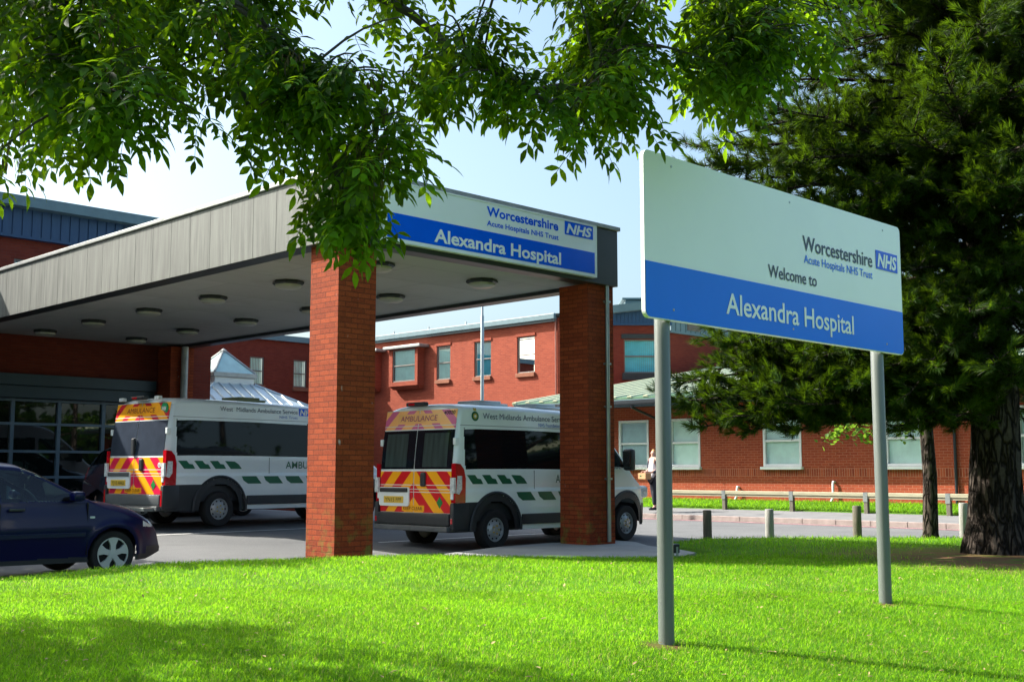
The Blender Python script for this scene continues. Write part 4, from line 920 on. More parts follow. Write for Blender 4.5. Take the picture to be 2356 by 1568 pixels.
def hatchback(name, label, loc, rotz, paint, zs=1.0, group=None):
    v = thing(name, label, 'car', loc, rotz, group)
    N = 280; x0, x1 = -3.13, .78; xs = np.linspace(x0, x1, N)
    prof = [(-3.13, .75), (-3.10, .98), (-3.0, 1.10), (-2.82, 1.33), (-2.6, 1.40), (-2.1, 1.44), (-1.5, 1.45), (-1.15, 1.425), (-.95, 1.355), (-.75, 1.25), (-.5, 1.115), (-.25, .995), (-.1, .955), (.1, .93), (.35, .865), (.55, .76), (.68, .64), (.75, .5), (.78, .38)]
    zt = smooth_prof(prof, xs, 7); zb = np.interp(xs, [-3.13, -2.9, .5, .78], [.36, .22, .20, .28])
    def width(x, z):
        w_ = .84 - .05 * sm(.55 - z, 0, .35) - .035 * sm(z, .72, .95) - .21 * np.clip((z - .94) / .5, 0, 1) ** 1.1
        w_ = w_ + .018 * np.exp(-((z - .62) / .09) ** 2)
        t = np.clip((x - .05) / .73, 0, 1); u = np.clip((-2.55 - x) / .58, 0, 1); return w_ * (1 - .34 * t ** 2.2) * (1 - .16 * u ** 2.2)
    n1, n2 = 60, 26; rows = []; r = np.interp(xs, [-3.13, -2.6, -1.2, -.3, .2, .78], [.2, .10, .085, .10, .16, .12])
    for i in range(N):
        zc = max(zt[i] - r[i], zb[i] + .05); rr2 = zt[i] - zc
        z1 = np.linspace(zb[i], zc, n1, endpoint=False); th = np.linspace(0, PI / 2, n2); z = np.concatenate([z1, zc + rr2 * np.sin(th)])
        y = width(xs[i], z); y[n1:] = width(xs[i], np.full(n2, zc)) * np.clip(1 - np.sin(th) ** 2.1, 0, 1) ** (1 / 2.1)
        for xw in (0, -2.486):                                  # flared arches
            y = y + .022 * np.exp(-((np.hypot(xs[i] - xw, z - .3) - .36) / .05) ** 2) * (z < .75)
        rows.append(np.column_stack([np.full(n1 + n2, xs[i]), -y, z]))
    half = np.array(rows); other = half[:, ::-1].copy(); other[:, :, 1] *= -1; P = np.concatenate([half, other[:, 1:]], 1)
    cen = (P[:-1, :-1] + P[1:, :-1] + P[1:, 1:] + P[:-1, 1:]) / 4; cx, cy, cz = cen[..., 0], np.abs(cen[..., 1]), cen[..., 2]
    jj = np.arange(P.shape[1] - 1)[None, :] * np.ones((N - 1, 1)); side = (jj < n1) | (jj >= P.shape[1] - 1 - n1); ztc = np.interp(cx, xs, zt)
    c = np.zeros(cx.shape, int); gl = side & (cz > .955) & (cz < ztc - .105)
    c[gl & (cx > -1.40) & (cx < -.42)] = 2; c[gl & (cx > -2.45) & (cx < -1.47)] = 2
    c[(~side) & (cx > -1.12) & (cx < -.22) & (cy < .70) & (cz > .97)] = 3; c[(~side) & (cx < -2.80) & (cx > -3.04) & (cy < .55)] = 3
    c[side & (cz < .27) | ((cx > .5) & (cz < .36)) | ((cx < -2.95) & (cz < .5))] = 1
    c[side & ((np.hypot(cx, cz - .3) < .325) | (np.hypot(cx + 2.486, cz - .3) < .325)) & (cz < .7)] = 9
    hl = side & (cx > .40) & (cx < .66) & (cz > .60) & (cz < ztc - .015) & (cz > .62 - (cx - .4) * .1); c[hl | ((~side) & (cx > .5) & (cx < .66) & (cy > .36) & (cz > .62))] = 4
    tlm = (cx < -2.93) & (cz > .74) & (cz < 1.0) & (cy > .60); c[tlm] = 5
    mats = {'body': paint, 'lower_trim': M['plastic'], 'side_window': M['glass_car'], 'windscreen': M['glass_car'], 'headlight': M['lamp_clear'], 'tail_light': M['lamp_red']}
    outs = [grid_faces(P, c, {0: 'body', 1: 'lower_trim', 2: 'side_window', 3: 'windscreen', 4: 'headlight', 5: 'tail_light'}, v, mats)]
    for e, k in ((0, 0), (-1, 1)):
        l_ = P[e]; fan = np.stack([l_, np.tile(l_.mean(0), (len(l_), 1))], 0); outs.append(grid_faces(fan, np.full((1, len(l_) - 1), k), {0: 'body', 1: 'lower_trim'}, v, mats))
    ob = join_parts(outs, v)
    b = MB(); b.box(-2.9, .45, -.52, .52, .22, .55); b.box(-2.0, -.4, -.76, .76, .3, .5); b.box(-.55, -.2, -.66, .66, .5, .93); b.build('floor_pan', M['plastic'], v)
    for y in (-.36, .36):
        b = MB(); b.cbox(-1.75, -1.2, y - .23, y + .23, .5, .64, .05); b.cbox(-1.92, -1.74, y - .22, y + .22, .6, 1.16, .06); b.cbox(-1.90, -1.78, y - .12, y + .12, 1.19, 1.36, .04); b.build('front_seat', pm('grey_seat', (.10, .115, .105), .9), v, smooth=True)
    b = MB(); b.cbox(-2.7, -2.5, -.6, .6, .55, 1.12, .06); b.build('rear_seat', pm('grey_seat', (.10, .115, .105), .9), v)
    b = MB(); b.tube([Vector((-.86 - .10 * math.sin(a), -.36 + .18 * math.cos(a), .93 + .16 * math.sin(a))) for a in np.linspace(0, 2 * PI, 30)], .016, 8); b.tube([(-.6, -.36, .88), (-.86, -.36, .93)], .03, 8); b.tube([(-.86, -.53, .93), (-.86, -.19, .93)], .018, 6); b.build('steering_wheel', M['plastic'], v, smooth=True)
    for x in (0, -2.486):
        for sd in (-1, 1): wheel(v, x, sd * .735, .29, .29, .18, sd, M['rim_cover'], True)
    for sd in (-1, 1):
        b = MB(); b.cbox(-.62, -.46, sd * .925 - .085, sd * .925 + .085, .955, 1.075, .04); m_ = b.build('door_mirror', paint, v, smooth=True)
        b = MB(); b.box(-.56, -.50, sd * .86 - .08, sd * .86 + .08, .96, 1.0); b.build('mirror_foot', M['plastic'], m_)
        b = MB(); b.cbox(-1.33, -1.14, sd * .85 - .02, sd * .85 + .012, .845, .88, .01); b.build('door_handle', M['plastic'], v)
        b = MB(); b.cbox(-.33, -.26, sd * .832 - .012, sd * .832 + .012, .735, .765, .008); b.build('side_repeater', M['lamp_clear'], v)
        b = MB(); yy = sd * (.853); b.cbox(-2.1, -.38, yy - .008, yy + .006, .52, .575, .004); b.build('rub_strip', paint, v)
        for x in (-.36, -1.43): b = MB(); b.box(x, x + .006, sd * .70, sd * .848, .30, .93); b.build('door_gap', M['dark_hole'], v)
    b = MB(); b.tube([(-.3, -.45, 1.03), (-.27, 0, 1.015), (-.26, .4, 1.01)], .008, 6); b.build('wiper', M['plastic'], v)
    for ch in v.children_recursive: pass
    v.scale = (1, 1, zs); return v
navy = pm('dark_blue_paint', (.0008, .003, .045), .3, var=.05, coat=.16, spec=.2)
hatchback('hatchback', 'dark blue hatchback with silver wheel trims at the left edge of the lawn', (-5.58, 15.33, .03), R(45), navy)
hatchback('parked_car', 'dark grey car with red tail lights mostly hidden behind the left ambulance', (-6.75, 27.5, .33), R(45), pm('dark_grey_paint', (.02, .028, .045), .22, coat=.8), 1.13)
# ------------------------------------------------------------------ foliage tools
def rot_basis(d, n):
    """matrices taking local x to d and local z near n, for arrays of vectors"""
    d = d / np.linalg.norm(d, axis=1, keepdims=True); y = np.cross(n, d); l_ = np.linalg.norm(y, axis=1, keepdims=True); y = np.where(l_ < 1e-4, [[0, 1, 0]], y / np.maximum(l_, 1e-4)); z = np.cross(d, y)
    return np.stack([d, y, z], -1)
def scatter(tmpl, P, B, S):
    """copies of (verts, tris) templates at points P with bases B and scales S"""
    Vs, Ts, n = [], [], 0; pick = rng.integers(0, len(tmpl), len(P))
    for k, (tv, tt) in enumerate(tmpl):
        s = np.where(pick == k)[0]
        if not len(s): continue
        V = np.einsum('nij,vj->nvi', B[s], tv) * S[s][:, None, None] + P[s][:, None, :]
        T = tt[None] + (np.arange(len(s)) * len(tv))[:, None, None] + n; Vs.append(V.reshape(-1, 3)); Ts.append(T.reshape(-1, 3)); n += len(s) * len(tv)
    return np.concatenate(Vs), np.concatenate(Ts)
def tints(tmpl_sizes, V, per=None):
    """one random value for each run of per vertices"""
    k = int(math.ceil(len(V) / per)); return np.repeat(rng.random(k), per)[:len(V)]
def ash_leaf(seed):
    r = random.Random(seed); V, T = [], []
    def leaflet(p, d, ln, wd):
        d = Vector(d).normalized(); sd = d.cross(Vector((0, 0, 1))).normalized(); up = sd.cross(d); o = len(V); p = Vector(p); fold = .25
        for t, ww in ((0, .02), (.22, .33), (.5, .5), (.78, .3), (1, 0)):
            c = p + d * ln * t - Vector((0, 0, 1)) * ln * .28 * t * t
            V.append(c - up * 0); V.append(c + sd * wd * ww + up * wd * ww * fold); V.append(c - sd * wd * ww + up * wd * ww * fold)
        for i in range(4):
            a, b_ = o + 3 * i, o + 3 * i + 3
            T.extend([(a, a + 1, b_ + 1), (a, b_ + 1, b_), (a, b_, b_ + 2), (a, b_ + 2, a + 2)])
    n = r.choice((3, 4, 4, 5)); L_ = .20 + .02 * n
    def rach(t): return Vector((L_ * t, .015 * math.sin(3 * t), -L_ * .30 * t * t))
    for k in range(n):
        t = .3 + .62 * k / (n - 1) if n > 1 else .6
        for sd in (1, -1): leaflet(rach(t), (.62 + r.uniform(-.15, .15), sd * .9, -.10 + r.uniform(-.25, .2)), r.uniform(.062, .088), r.uniform(.030, .040))
    leaflet(rach(1), (1, r.uniform(-.2, .2), -.35), r.uniform(.07, .09), .037)
    o = len(V)                                                 # rachis
    for t in (0, .5, 1):
        p = rach(t); V.extend([p + Vector((0, .0016, 0)), p - Vector((0, .0016, 0)), p + Vector((0, 0, .002))])
    for i in range(2):
        a = o + 3 * i
        for k in range(3): T.extend([(a + k, a + (k + 1) % 3, a + 3 + (k + 1) % 3), (a + k, a + 3 + (k + 1) % 3, a + 3 + k)])
    return np.array([tuple(v) for v in V]), np.array(T)
def bez(p0, p1, sag, n=7):
    p0, p1 = Vector(p0), Vector(p1); m = (p0 + p1) / 2 + Vector((0, 0, sag))
    return [p0 * (1 - t) ** 2 + m * 2 * t * (1 - t) + p1 * t * t for t in [i / (n - 1) for i in range(n)]]

# ------------------------------------------------------------------ ash tree whose boughs hang over the lawn
ash = thing('ash_tree', 'ash tree whose leafy boughs hang across the top of the view', 'tree', (-5.4, 6.2, lz(-5.4, 6.2)))
A0 = Vector(ash.location)
def A(p): return Vector(p) - A0
limbs = [
    [(-5.4, 6.2, .2), (-5.35, 6.25, 2.0), (-5.2, 6.3, 3.6)],
    [(-5.2, 6.3, 3.6), (-4.0, 6.2, 4.4), at(330, -260, 6.2), at(543, 0, 6.1), at(632, 79, 6.05), at(718, 198, 6.0), at(752, 307, 5.95), at(785, 425, 5.9), at(800, 520, 5.85)],
    [(-5.2, 6.3, 3.6), (-4.2, 6.6, 4.7), at(500, -420, 6.9), at(847, -25, 6.7), at(946, 33, 6.65), at(1008, 84, 6.6), at(1041, 113, 6.55), at(1129, 157, 6.5), at(1184, 198, 6.45), at(1257, 234, 6.4), at(1330, 300, 6.35)],
    [at(1175, 192, 6.46), at(1240, 200, 6.5), at(1312, 209, 6.55), at(1370, 175, 6.6)],
    [at(500, -420, 6.9), at(1000, -330, 7.0), at(1300, -160, 7.0), at(1400, 40, 6.95), at(1390, 120, 6.9)],
    [at(1000, -330, 7.0), at(1450, -300, 7.2), at(1642, -20, 7.3), at(1656, 92, 7.3), at(1671, 140, 7.25)],
    [(-5.2, 6.3, 3.6), (-4.4, 6.0, 4.0), at(60, -180, 6.0), at(180, 60, 5.8), at(240, 220, 5.7)],
    [(-4.0, 6.2, 4.4), at(430, -60, 6.4), at(500, 60, 6.4), at(560, 200, 6.3), at(590, 300, 6.3)],
    [(-5.2, 6.3, 3.6), (-5.6, 6.8, 5.2), (-5.9, 7.3, 7.2)], [(-5.2, 6.3, 3.6), (-6.4, 5.4, 5.0), (-7.4, 4.8, 6.2)], [(-5.35, 6.25, 2.6), (-6.6, 7.2, 3.8), (-7.8, 8.0, 4.6)],
    [(-5.2, 6.3, 3.6), (-4.6, 4.8, 5.2), (-3.6, 3.6, 6.2)],
]
b = MB()
for k, l_ in enumerate(limbs):
    pts = [Vector(p) for p in l_]; dense = []
    for i in range(len(pts) - 1):
        for t in (0, .5): dense.append(pts[i].lerp(pts[i + 1], t) + Vector((rng.normal(0, .012), rng.normal(0, .012), rng.normal(0, .012))) * (0 if k == 0 else 1))
    dense.append(pts[-1]); r0 = .24 if k == 0 else (.05 if k in (1, 2, 6) else .035); r1 = .17 if k == 0 else .012
    b.tube([A(p) for p in dense], [r0 + (r1 - r0) * (i / (len(dense) - 1)) ** .55 for i in range(len(dense))], 9)
skel = np.array([tuple(Vector(l_[i]).lerp(Vector(l_[i + 1]), t)) for l_ in limbs[1:] for i in range(len(l_) - 1) for t in np.linspace(0, 1, 6)])
def poly_pts(poly, n, Y0, Y1, gaps=()):
    poly = np.array(poly, float); out = []; lo, hi = poly.min(0), poly.max(0)
    while len(out) < n:
        p = rng.uniform(lo, hi, (200, 2)); p = p[inside(p, [tuple(q) for q in poly])]
        for q in p:
            if not any(math.hypot((q[0] - g[0]) / g[2], (q[1] - g[1]) / g[3]) < 1 for g in gaps): out.append(at(q[0], q[1], rng.uniform(Y0, Y1)))
    return out[:n]
gaps = [(150, 250, 25, 30), (250, 60, 22, 26), (330, 180, 25, 25), (620, 180, 24, 30), (480, 70, 22, 26), (110, 100, 18, 18), (1180, 95, 20, 18), (770, 130, 24, 22), (1400, 230, 24, 22), (425, 180, 45, 70), (560, 20, 40, 40), (880, 105, 60, 45), (1270, 25, 60, 45), (980, 290, 45, 40), (1105, 55, 30, 26), (1525, 60, 22, 200), (690, 40, 25, 20)]
cl = []
cl += poly_pts([(-80, -80), (420, -80), (420, 110), (345, 225), (270, 262), (170, 280), (140, 330), (60, 360), (-80, 380)], 84, 5.2, 7.8, gaps)
cl += poly_pts([(400, -80), (660, -80), (720, 120), (640, 270), (540, 300), (440, 255), (380, 225), (400, 100)], 24, 5.4, 7.0, gaps)
cl += poly_pts([(600, 40), (860, 60), (940, 180), (945, 320), (880, 390), (830, 420), (770, 420), (720, 360), (640, 310), (570, 250)], 42, 5.3, 6.6, gaps)
cl += poly_pts([(700, 400), (900, 400), (850, 450), (760, 470)], 5, 5.6, 6.1)
cl += [at(770, 500, 5.8)]
cl += poly_pts([(880, -60), (1100, -20), (1180, 60), (1300, 130), (1480, 60), (1490, 190), (1470, 275), (1300, 290), (1180, 230), (1000, 205), (930, 140)], 46, 5.9, 7.2, gaps)
cl += poly_pts([(1270, -80), (1480, -80), (1460, 100), (1320, 130), (1250, 60)], 26, 6.4, 7.3, gaps)
cl += poly_pts([(1560, -80), (1990, -80), (1900, 120), (1730, 225), (1625, 200), (1570, 130)], 70, 6.6, 7.8)
cl += poly_pts([(-300, -460), (1900, -460), (1900, -70), (-300, -70)], 150, 5.6, 7.6)
for _ in range(230):
    t = rng.uniform(0, 2 * PI); rr0 = 3.0 * math.sqrt(rng.uniform(.1, 1)); cl.append(Vector((-6.6 + rr0 * math.cos(t), 5.9 + rr0 * .95 * math.sin(t), rng.uniform(3.0, 7.6))))
cl = [p for p in cl if not (p.x < -2.4 and p.y > 8.6)]
for _ in range(150): t = rng.uniform(0, 2 * PI); rr0 = 2.2 * math.sqrt(rng.uniform(0, 1)); cl.append(Vector((-4.3 + rr0 * math.cos(t), 6.1 + .8 * rr0 * math.sin(t), rng.uniform(5.0, 7.4))))  # unseen foliage added above the boughs to darken the leaves below
for _ in range(170): t = rng.uniform(0, 2 * PI); rr0 = 1.5 * math.sqrt(rng.uniform(0, 1)); cl.append(Vector((-6.9 + rr0 * math.cos(t), 8.2 + .8 * rr0 * math.sin(t), rng.uniform(3.1, 4.9))))
LP, LD, LN, LS = [], [], [], []; KP = []
for c in cl:
    d2 = ((skel - np.array(c)) ** 2).sum(1); s = Vector(skel[int(np.argmin(d2))])
    far = (c - s).length
    start = s if far < .9 else c + (s - c).normalized() * .55
    tw = bez(A(start), A(c + Vector((0, 0, -.03))), .10 + .05 * far, 6)
    b.tube(tw, [.007 + .004 * min(far, 1) * (1 - i / 5) - .0006 * i for i in range(6)], 5)
    ax = (tw[-1] - tw[-2]).normalized()
    k = int(rng.integers(6, 10))
    for i in range(k):
        t = rng.uniform(.35, 1.0) if i else 1; f = t * 5; j = min(4, int(f)); p = tw[j].lerp(tw[j + 1], f - j)
        a = rng.uniform(0, 2 * PI); d = Vector((math.cos(a), math.sin(a), 0)) * .8 + ax * .5 + Vector((0, 0, rng.uniform(-.75, .12)))
        LP.append(p); LD.append(d.normalized()); LN.append((Vector((0, 0, 1)) + Vector((rng.normal(0, .35), rng.normal(0, .35), 0))).normalized()); LS.append(rng.uniform(.75, 1.15))
    if rng.random() < .22: KP.append(tw[-2])
b.build('trunk', M['bark_ash'], ash, smooth='all', recalc=False)
V, Tt = scatter([ash_leaf(i) for i in range(8)], np.array([tuple(p) for p in LP]), rot_basis(np.array([tuple(p) for p in LD]), np.array([tuple(p) for p in LN])), np.array(LS))
tri_mesh('crown', V, Tt, M['leaf_ash'], ash, tint=tints(0, V, 15))
kv = np.array([(0, 0, 0), (.005, 0, -.012), (.004, .002, -.036), (0, 0, -.042), (-.005, 0, -.012)]); kt = np.array([(0, 1, 4), (1, 2, 4), (2, 3, 4)])
kp = np.array([tuple(p) for p in KP]).repeat(26, 0) + rng.normal(0, 1, (len(KP) * 26, 3)) * [.035, .035, .05] - [0, 0, .05]
an = rng.uniform(0, 2 * PI, len(kp)); V, Tt = scatter([(kv, kt)], kp, rot_basis(np.column_stack([np.cos(an), np.sin(an), rng.normal(0, .2, len(kp))]), np.tile([0, 0, 1.], (len(kp), 1))), rng.uniform(.9, 1.3, len(kp)))
tri_mesh('seed_bunches', V, Tt, M['seed'], ash)

# ------------------------------------------------------------------ big pine on the right
PX, PY = 7.15, 17.3; pine = thing('pine_tree', 'large dark pine with a thick ridged trunk standing right of the welcome board', 'tree', (PX, PY, lz(PX, PY)))
P0 = Vector(pine.location)
b = MB(); tp = []; tr = []
for i in range(30):
    z = -.2 + i * .36; tp.append(Vector((.03 * math.sin(z * .9), .03 * math.cos(z), z))); tr.append(max(.05, (.37 - .021 * max(z, 0)) + .16 * math.exp(-max(z, 0) / .35)))
nseg = 40; vs = []
for p, r_ in zip(tp, tr):
    for k in range(nseg): a = 2 * PI * k / nseg; q = r_ * (1 + .055 * math.sin(9 * a + 2 * math.sin(p.z * 2)) + .04 * math.sin(17 * a + p.z * 3.1) + rng.normal(0, .018)); vs.append((p.x + q * math.cos(a), p.y + q * math.sin(a), p.z))
b.add(vs, [(i * nseg + k, i * nseg + (k + 1) % nseg, (i + 1) * nseg + (k + 1) % nseg, (i + 1) * nseg + k) for i in range(len(tp) - 1) for k in range(nseg)])
b.build('trunk', M['bark_pine'], pine, smooth='all')
def needle_tuft(seed):
    r = np.random.default_rng(seed); n = 46; V, T = [], []
    for i in range(n):
        t = r.uniform(0, 1); a = r.uniform(0, 2 * PI); sp = r.uniform(.25, 1.05) * (1.0 - .45 * t); d = np.array([math.cos(sp), math.sin(sp) * math.cos(a), math.sin(sp) * math.sin(a)])
        ln = r.uniform(.085, .125); base = np.array([.11 * t - .05, 0, 0]); sd = np.cross(d, r.normal(0, 1, 3)); sd = sd / np.linalg.norm(sd) * .0026
        mid = base + d * ln * .55 + np.array([0, 0, -.003]); tip = base + d * ln + np.array([0, 0, -.010]); o = len(V)
        V += [base + sd, base - sd, mid + sd, mid - sd, tip]; T += [(o, o + 1, o + 3), (o, o + 3, o + 2), (o + 2, o + 3, o + 4)]
    return np.array(V), np.array(T)
tufts = [needle_tuft(i) for i in range(7)]
NP, ND, NS = [], [], []; wb_ = MB()
def pine_branch(p0, p1, sag, r0, dens=1.0, spread=.5):
    """bough from trunk point p0 to tip p1, side shoots carry needle tufts"""
    pts = bez(p0, p1, sag, 9); pts = [p + Vector(rng.normal(0, .02, 3)) * (i > 0) for i, p in enumerate(pts)]
    wb_.tube(pts, [r0 * (1 - .85 * i / 8) for i in range(9)], 7)
    L_ = (pts[-1] - pts[0]).length; n = int(L_ * 7.0 * dens); ax = (pts[-1] - pts[0]).normalized(); sdv = ax.cross(Vector((0, 0, 1))).normalized()
    for i in range(n):
        t = .15 + .85 * (i + rng.uniform(0, 1)) / n; f = t * 8; j = min(7, int(f)); p = pts[j].lerp(pts[j + 1], f - j)
        side = rng.choice((-1, 1)); ln = rng.uniform(.25, .75) * spread * 1.6 * (1.15 - .6 * t)
        d = (ax * rng.uniform(.5, 1) + sdv * side * rng.uniform(.2, 1.) + Vector((0, 0, rng.uniform(-.35, .45)))).normalized()
        q = p + d * ln; sh = bez(p, q + Vector((0, 0, .05)), rng.uniform(-.06, .02), 4); wb_.tube(sh, [.010, .009, .007, .005], 5)
        for u in np.linspace(.35, 1, max(2, int(ln / .11))):
            g = min(2, int(u * 3)); pp = sh[g].lerp(sh[g + 1], u * 3 - g) + Vector(rng.normal(0, .015, 3)); dd = (d + Vector(rng.normal(0, .35, 3)) + Vector((0, 0, .45 * u))).normalized()
            NP.append(pp); ND.append(dd); NS.append(rng.uniform(.85, 1.2))
            if rng.random() < .35: NP.append(pp + Vector(rng.normal(0, .05, 3))); ND.append((dd + Vector(rng.normal(0, .7, 3))).normalized()); NS.append(rng.uniform(.8, 1.1))
def PT(px, py, Y): return at(px, py, Y) - P0
shown = [(1560, 380, 16.0), (1600, 335, 16.2), (1660, 420, 16.4), (1700, 300, 15.8), (1760, 380, 15.6), (1690, 440, 16.6), (1620, 400, 16.1), (1800, 300, 16.8), (1850, 420, 16.2), (1800, 470, 15.4), (1900, 340, 15.4), (1950, 480, 15.2),
         (1560, 925, 16.0), (1580, 880, 16.4), (1610, 985, 15.8), (1660, 800, 15.9), (1690, 960, 15.6), (1740, 900, 15.4), (1640, 770, 16.8), (1760, 800, 16.4), (1800, 1000, 15.6), (1830, 930, 15.0), (1850, 830, 15.2), (1900, 900, 15.2), (1930, 800, 14.9), (1950, 960, 15.4), (1990, 870, 14.8), (1720, 1000, 16.0), (1590, 930, 16.6),
         (2060, 980, 15.2), (2090, 900, 14.9), (2120, 960, 15.4), (2180, 900, 14.8), (2150, 830, 14.6), (2200, 960, 15.2), (2290, 840, 14.4), (2340, 880, 14.8), (2240, 780, 14.6),
         (2090, 690, 14.6), (2120, 760, 15.0), (2170, 690, 14.8), (2230, 720, 14.4), (2100, 620, 15.2), (2330, 700, 14.9), (2100, 560, 15.8), (1900, 560, 15.6), (1980, 620, 15.8),
         (2340, 200, 14.6), (2350, 330, 14.8), (2280, 480, 14.8), (2200, 440, 15.0), (2100, 420, 15.2), (2020, 430, 15.2), (2380, 560, 14.6), (2160, 540, 15.2), (2040, 330, 15.6), (2130, 260, 15.6), (2240, 330, 15.0), (2300, 60, 15), (2380, 120, 15.2), (2340, 20, 15.6), (2250, 180, 15.2), (2400, 430, 15), (2320, 620, 15), (2360, 780, 15.2), (2180, 100, 15.8), (2090, 60, 16), (2000, 150, 16), (1950, 250, 16), (2280, 260, 15.4), (2230, 620, 15), (2160, 340, 15.4), (1820, 380, 15.2), (1870, 480, 15.4), (1760, 440, 15.8), (1700, 780, 16.8), (1720, 840, 16.4), (1800, 760, 16.6), (1850, 780, 16.0), (1680, 900, 16.4), (1760, 860, 16.8), (1880, 860, 16.2), (1920, 920, 16.0), (1820, 880, 16.5), (1650, 850, 17), (1600, 950, 16.8), (1780, 960, 16.6), (1860, 940, 16.4), (1700, 740, 17.2), (1950, 860, 15.8)]
for px, py, Y in shown:
    tip = PT(px, py, Y); tz = tip.z + rng.uniform(-.2, .9); tz = max(1.9, min(tz, 10)); pine_branch((rng.uniform(-.1, .1), rng.uniform(-.1, .1), tz), tip, rng.uniform(.1, .45), .05, 1.7 if (py > 740 and px < 2010) else 1.0, .62)
for k in range(240):
    z = rng.uniform(2.4, 10.6); a = rng.uniform(0, 2 * PI); ln = (4.3 if z < 6 else 4.3 - (z - 6) * .55) * rng.uniform(.55, 1)
    tip = Vector((math.cos(a) * ln, math.sin(a) * ln, z + rng.uniform(-.5, .6)))
    if tip.y < -3.2 and z < 5: continue
    w_ = tip + P0; sx_ = 1178 + 2670 * w_.x / w_.y; sy_ = 1083 - 2687 * (w_.z - EYE) / w_.y
    if sx_ < 1700 and sy_ < 300: continue
    pine_branch((0, 0, z), tip, .25, .05, 1.3 if z > 5.5 else .9, .75)
pw = wb_.build('boughs', M['bark_pine'], pine, smooth='all', recalc=False)
V, Tt = scatter(tufts, np.array([tuple(p) for p in NP]), rot_basis(np.array([tuple(p) for p in ND]), np.tile([0.1, .2, 1.], (len(NP), 1))), np.array(NS) * 1.25)
tri_mesh('needles', V, Tt, M['needle'], pine, tint=tints(0, V, 230) ** 1.6)

# slim lime behind it
lime = thing('lime_tree', 'slim straight tree with a few bright leaves, left of the big pine', 'tree', (7.93, 22.25, .06))
b = MB(); b.tube([(0, 0, -.1), (0, .0, .12), (.03, .0, 1.2), (-.02, .02, 2.6), (.05, 0, 4.2), (.0, .05, 6.2)], [.19, .145, .13, .12, .09, .03], 14)
P_, D_ = [], []
for k in range(26):
    z = rng.uniform(2.5, 6); a = rng.uniform(0, 2 * PI); ln = rng.uniform(.8, 2.0); tip = Vector((math.cos(a) * ln, math.sin(a) * ln, z + rng.uniform(-.5, .6)))
    if k < 6: tip = at((1890, 1925, 1990, 1960, 2075, 2100)[k], (1015, 1000, 1012, 1000, 1000, 995)[k], 20.4) - Vector(lime.location); z = 2.9
    pts = bez((0, 0, z), tip, .2, 6); b.tube(pts, [.03, .025, .02, .015, .01, .005], 6)
    for j in range(34 if k > 5 else 40): t = rng.uniform(.45, 1) if k > 5 else rng.uniform(.8, 1.0); f = t * 5; g = min(4, int(f)); P_.append(tuple(pts[g].lerp(pts[g + 1], f - g) + Vector(rng.normal(0, .12 if k > 5 else .07, 3)))); D_.append(rng.normal(0, 1, 3) + [0, 0, -.5])
b.build('trunk', M['bark_pine'], lime, smooth='all', recalc=False)
lv = np.array([(0, 0, 0), (.3, .42, .05), (.7, .4, .02), (1, 0, -.1), (.7, -.4, .02), (.3, -.42, .05)]); lt = np.array([(0, 1, 3), (1, 2, 3), (0, 3, 5), (3, 4, 5)])
V, Tt = scatter([(lv, lt)], np.array(P_), rot_basis(np.array(D_), np.tile([.2, .1, 1.], (len(P_), 1))), rng.uniform(.07, .11, len(P_))); tri_mesh('crown', V, Tt, M['leaf_broad'], lime)

lt_ = thing('broad_tree', 'broad leafy tree just left of the view that shades the blue car', 'tree', (-11.6, 16.2, .1))
b = MB(); b.tube([(0, 0, -.2), (.05, 0, 1.5), (0, .1, 3), (.1, 0, 5.5)], [.22, .18, .14, .04], 10); b.build('trunk', M['bark_ash'], lt_, smooth='all', recalc=False)
n = 7000; u_ = rng.normal(0, 1, (n, 3)); u_ /= np.linalg.norm(u_, axis=1, keepdims=True); q_ = u_ * rng.uniform(.3, 1, (n, 1)) ** .5 * [2.5, 2.5, 2.4] + [0, 0, 5.0] + .25 * np.sin(u_ * 9)
V, Tt = scatter([(lv, lt)], q_, rot_basis(rng.normal(0, 1, (n, 3)), rng.normal(0, 1, (n, 3))), rng.uniform(.14, .24, n)); tri_mesh('crown', V, Tt, M['leaf_ash'], lt_)
# wood behind and right of the viewpoint, added to darken reflections and fill light
TP = [(30, 18, 4.6), (32, 12, 4.6), (34, 5, 7.5), (29, 24, 4.6), (35, -4, 8), (30, -14, 8), (9, -22, 8), (0, -19, 11), (-9, -18, 10), (-18, -14, 10), (-25, -5, 9), (33, 30, 4.8), (18, -22, 6), (-4, -24, 12)]
n = 1500; Ps, Ds, Ss = [], [], []; b = MB()
for x, y, h in TP:
    c = rng.normal(0, 1, (16, 3)) * [2.1, 2.1, h * .2] + [x, y, h * .52]; q_ = c[rng.integers(0, 16, n)] + rng.normal(0, .9, (n, 3)); q_[:, 2] = np.maximum(q_[:, 2], .4)
    Ps.append(q_); Ss.append(rng.uniform(.45, .8, n)); b.tube([(x, y, -.2), (x + .1, y, 2), (x, y + .1, h * .7)], [.3, .22, .06], 8)
Ps = np.concatenate(Ps); V, Tt = scatter([(lv, lt)], Ps, rot_basis(rng.normal(0, 1, (len(Ps), 3)), rng.normal(0, 1, (len(Ps), 3))), np.concatenate(Ss))
wo_ = tri_mesh('wood', V, Tt, M['leaf_ash']); tag(wo_, 'unseen belt of dark trees, mirrored in the glazing, added to cut fill light', 'wood', None, 'stuff')
b.build('trunks', M['bark_ash'], wo_, smooth='all', recalc=False)

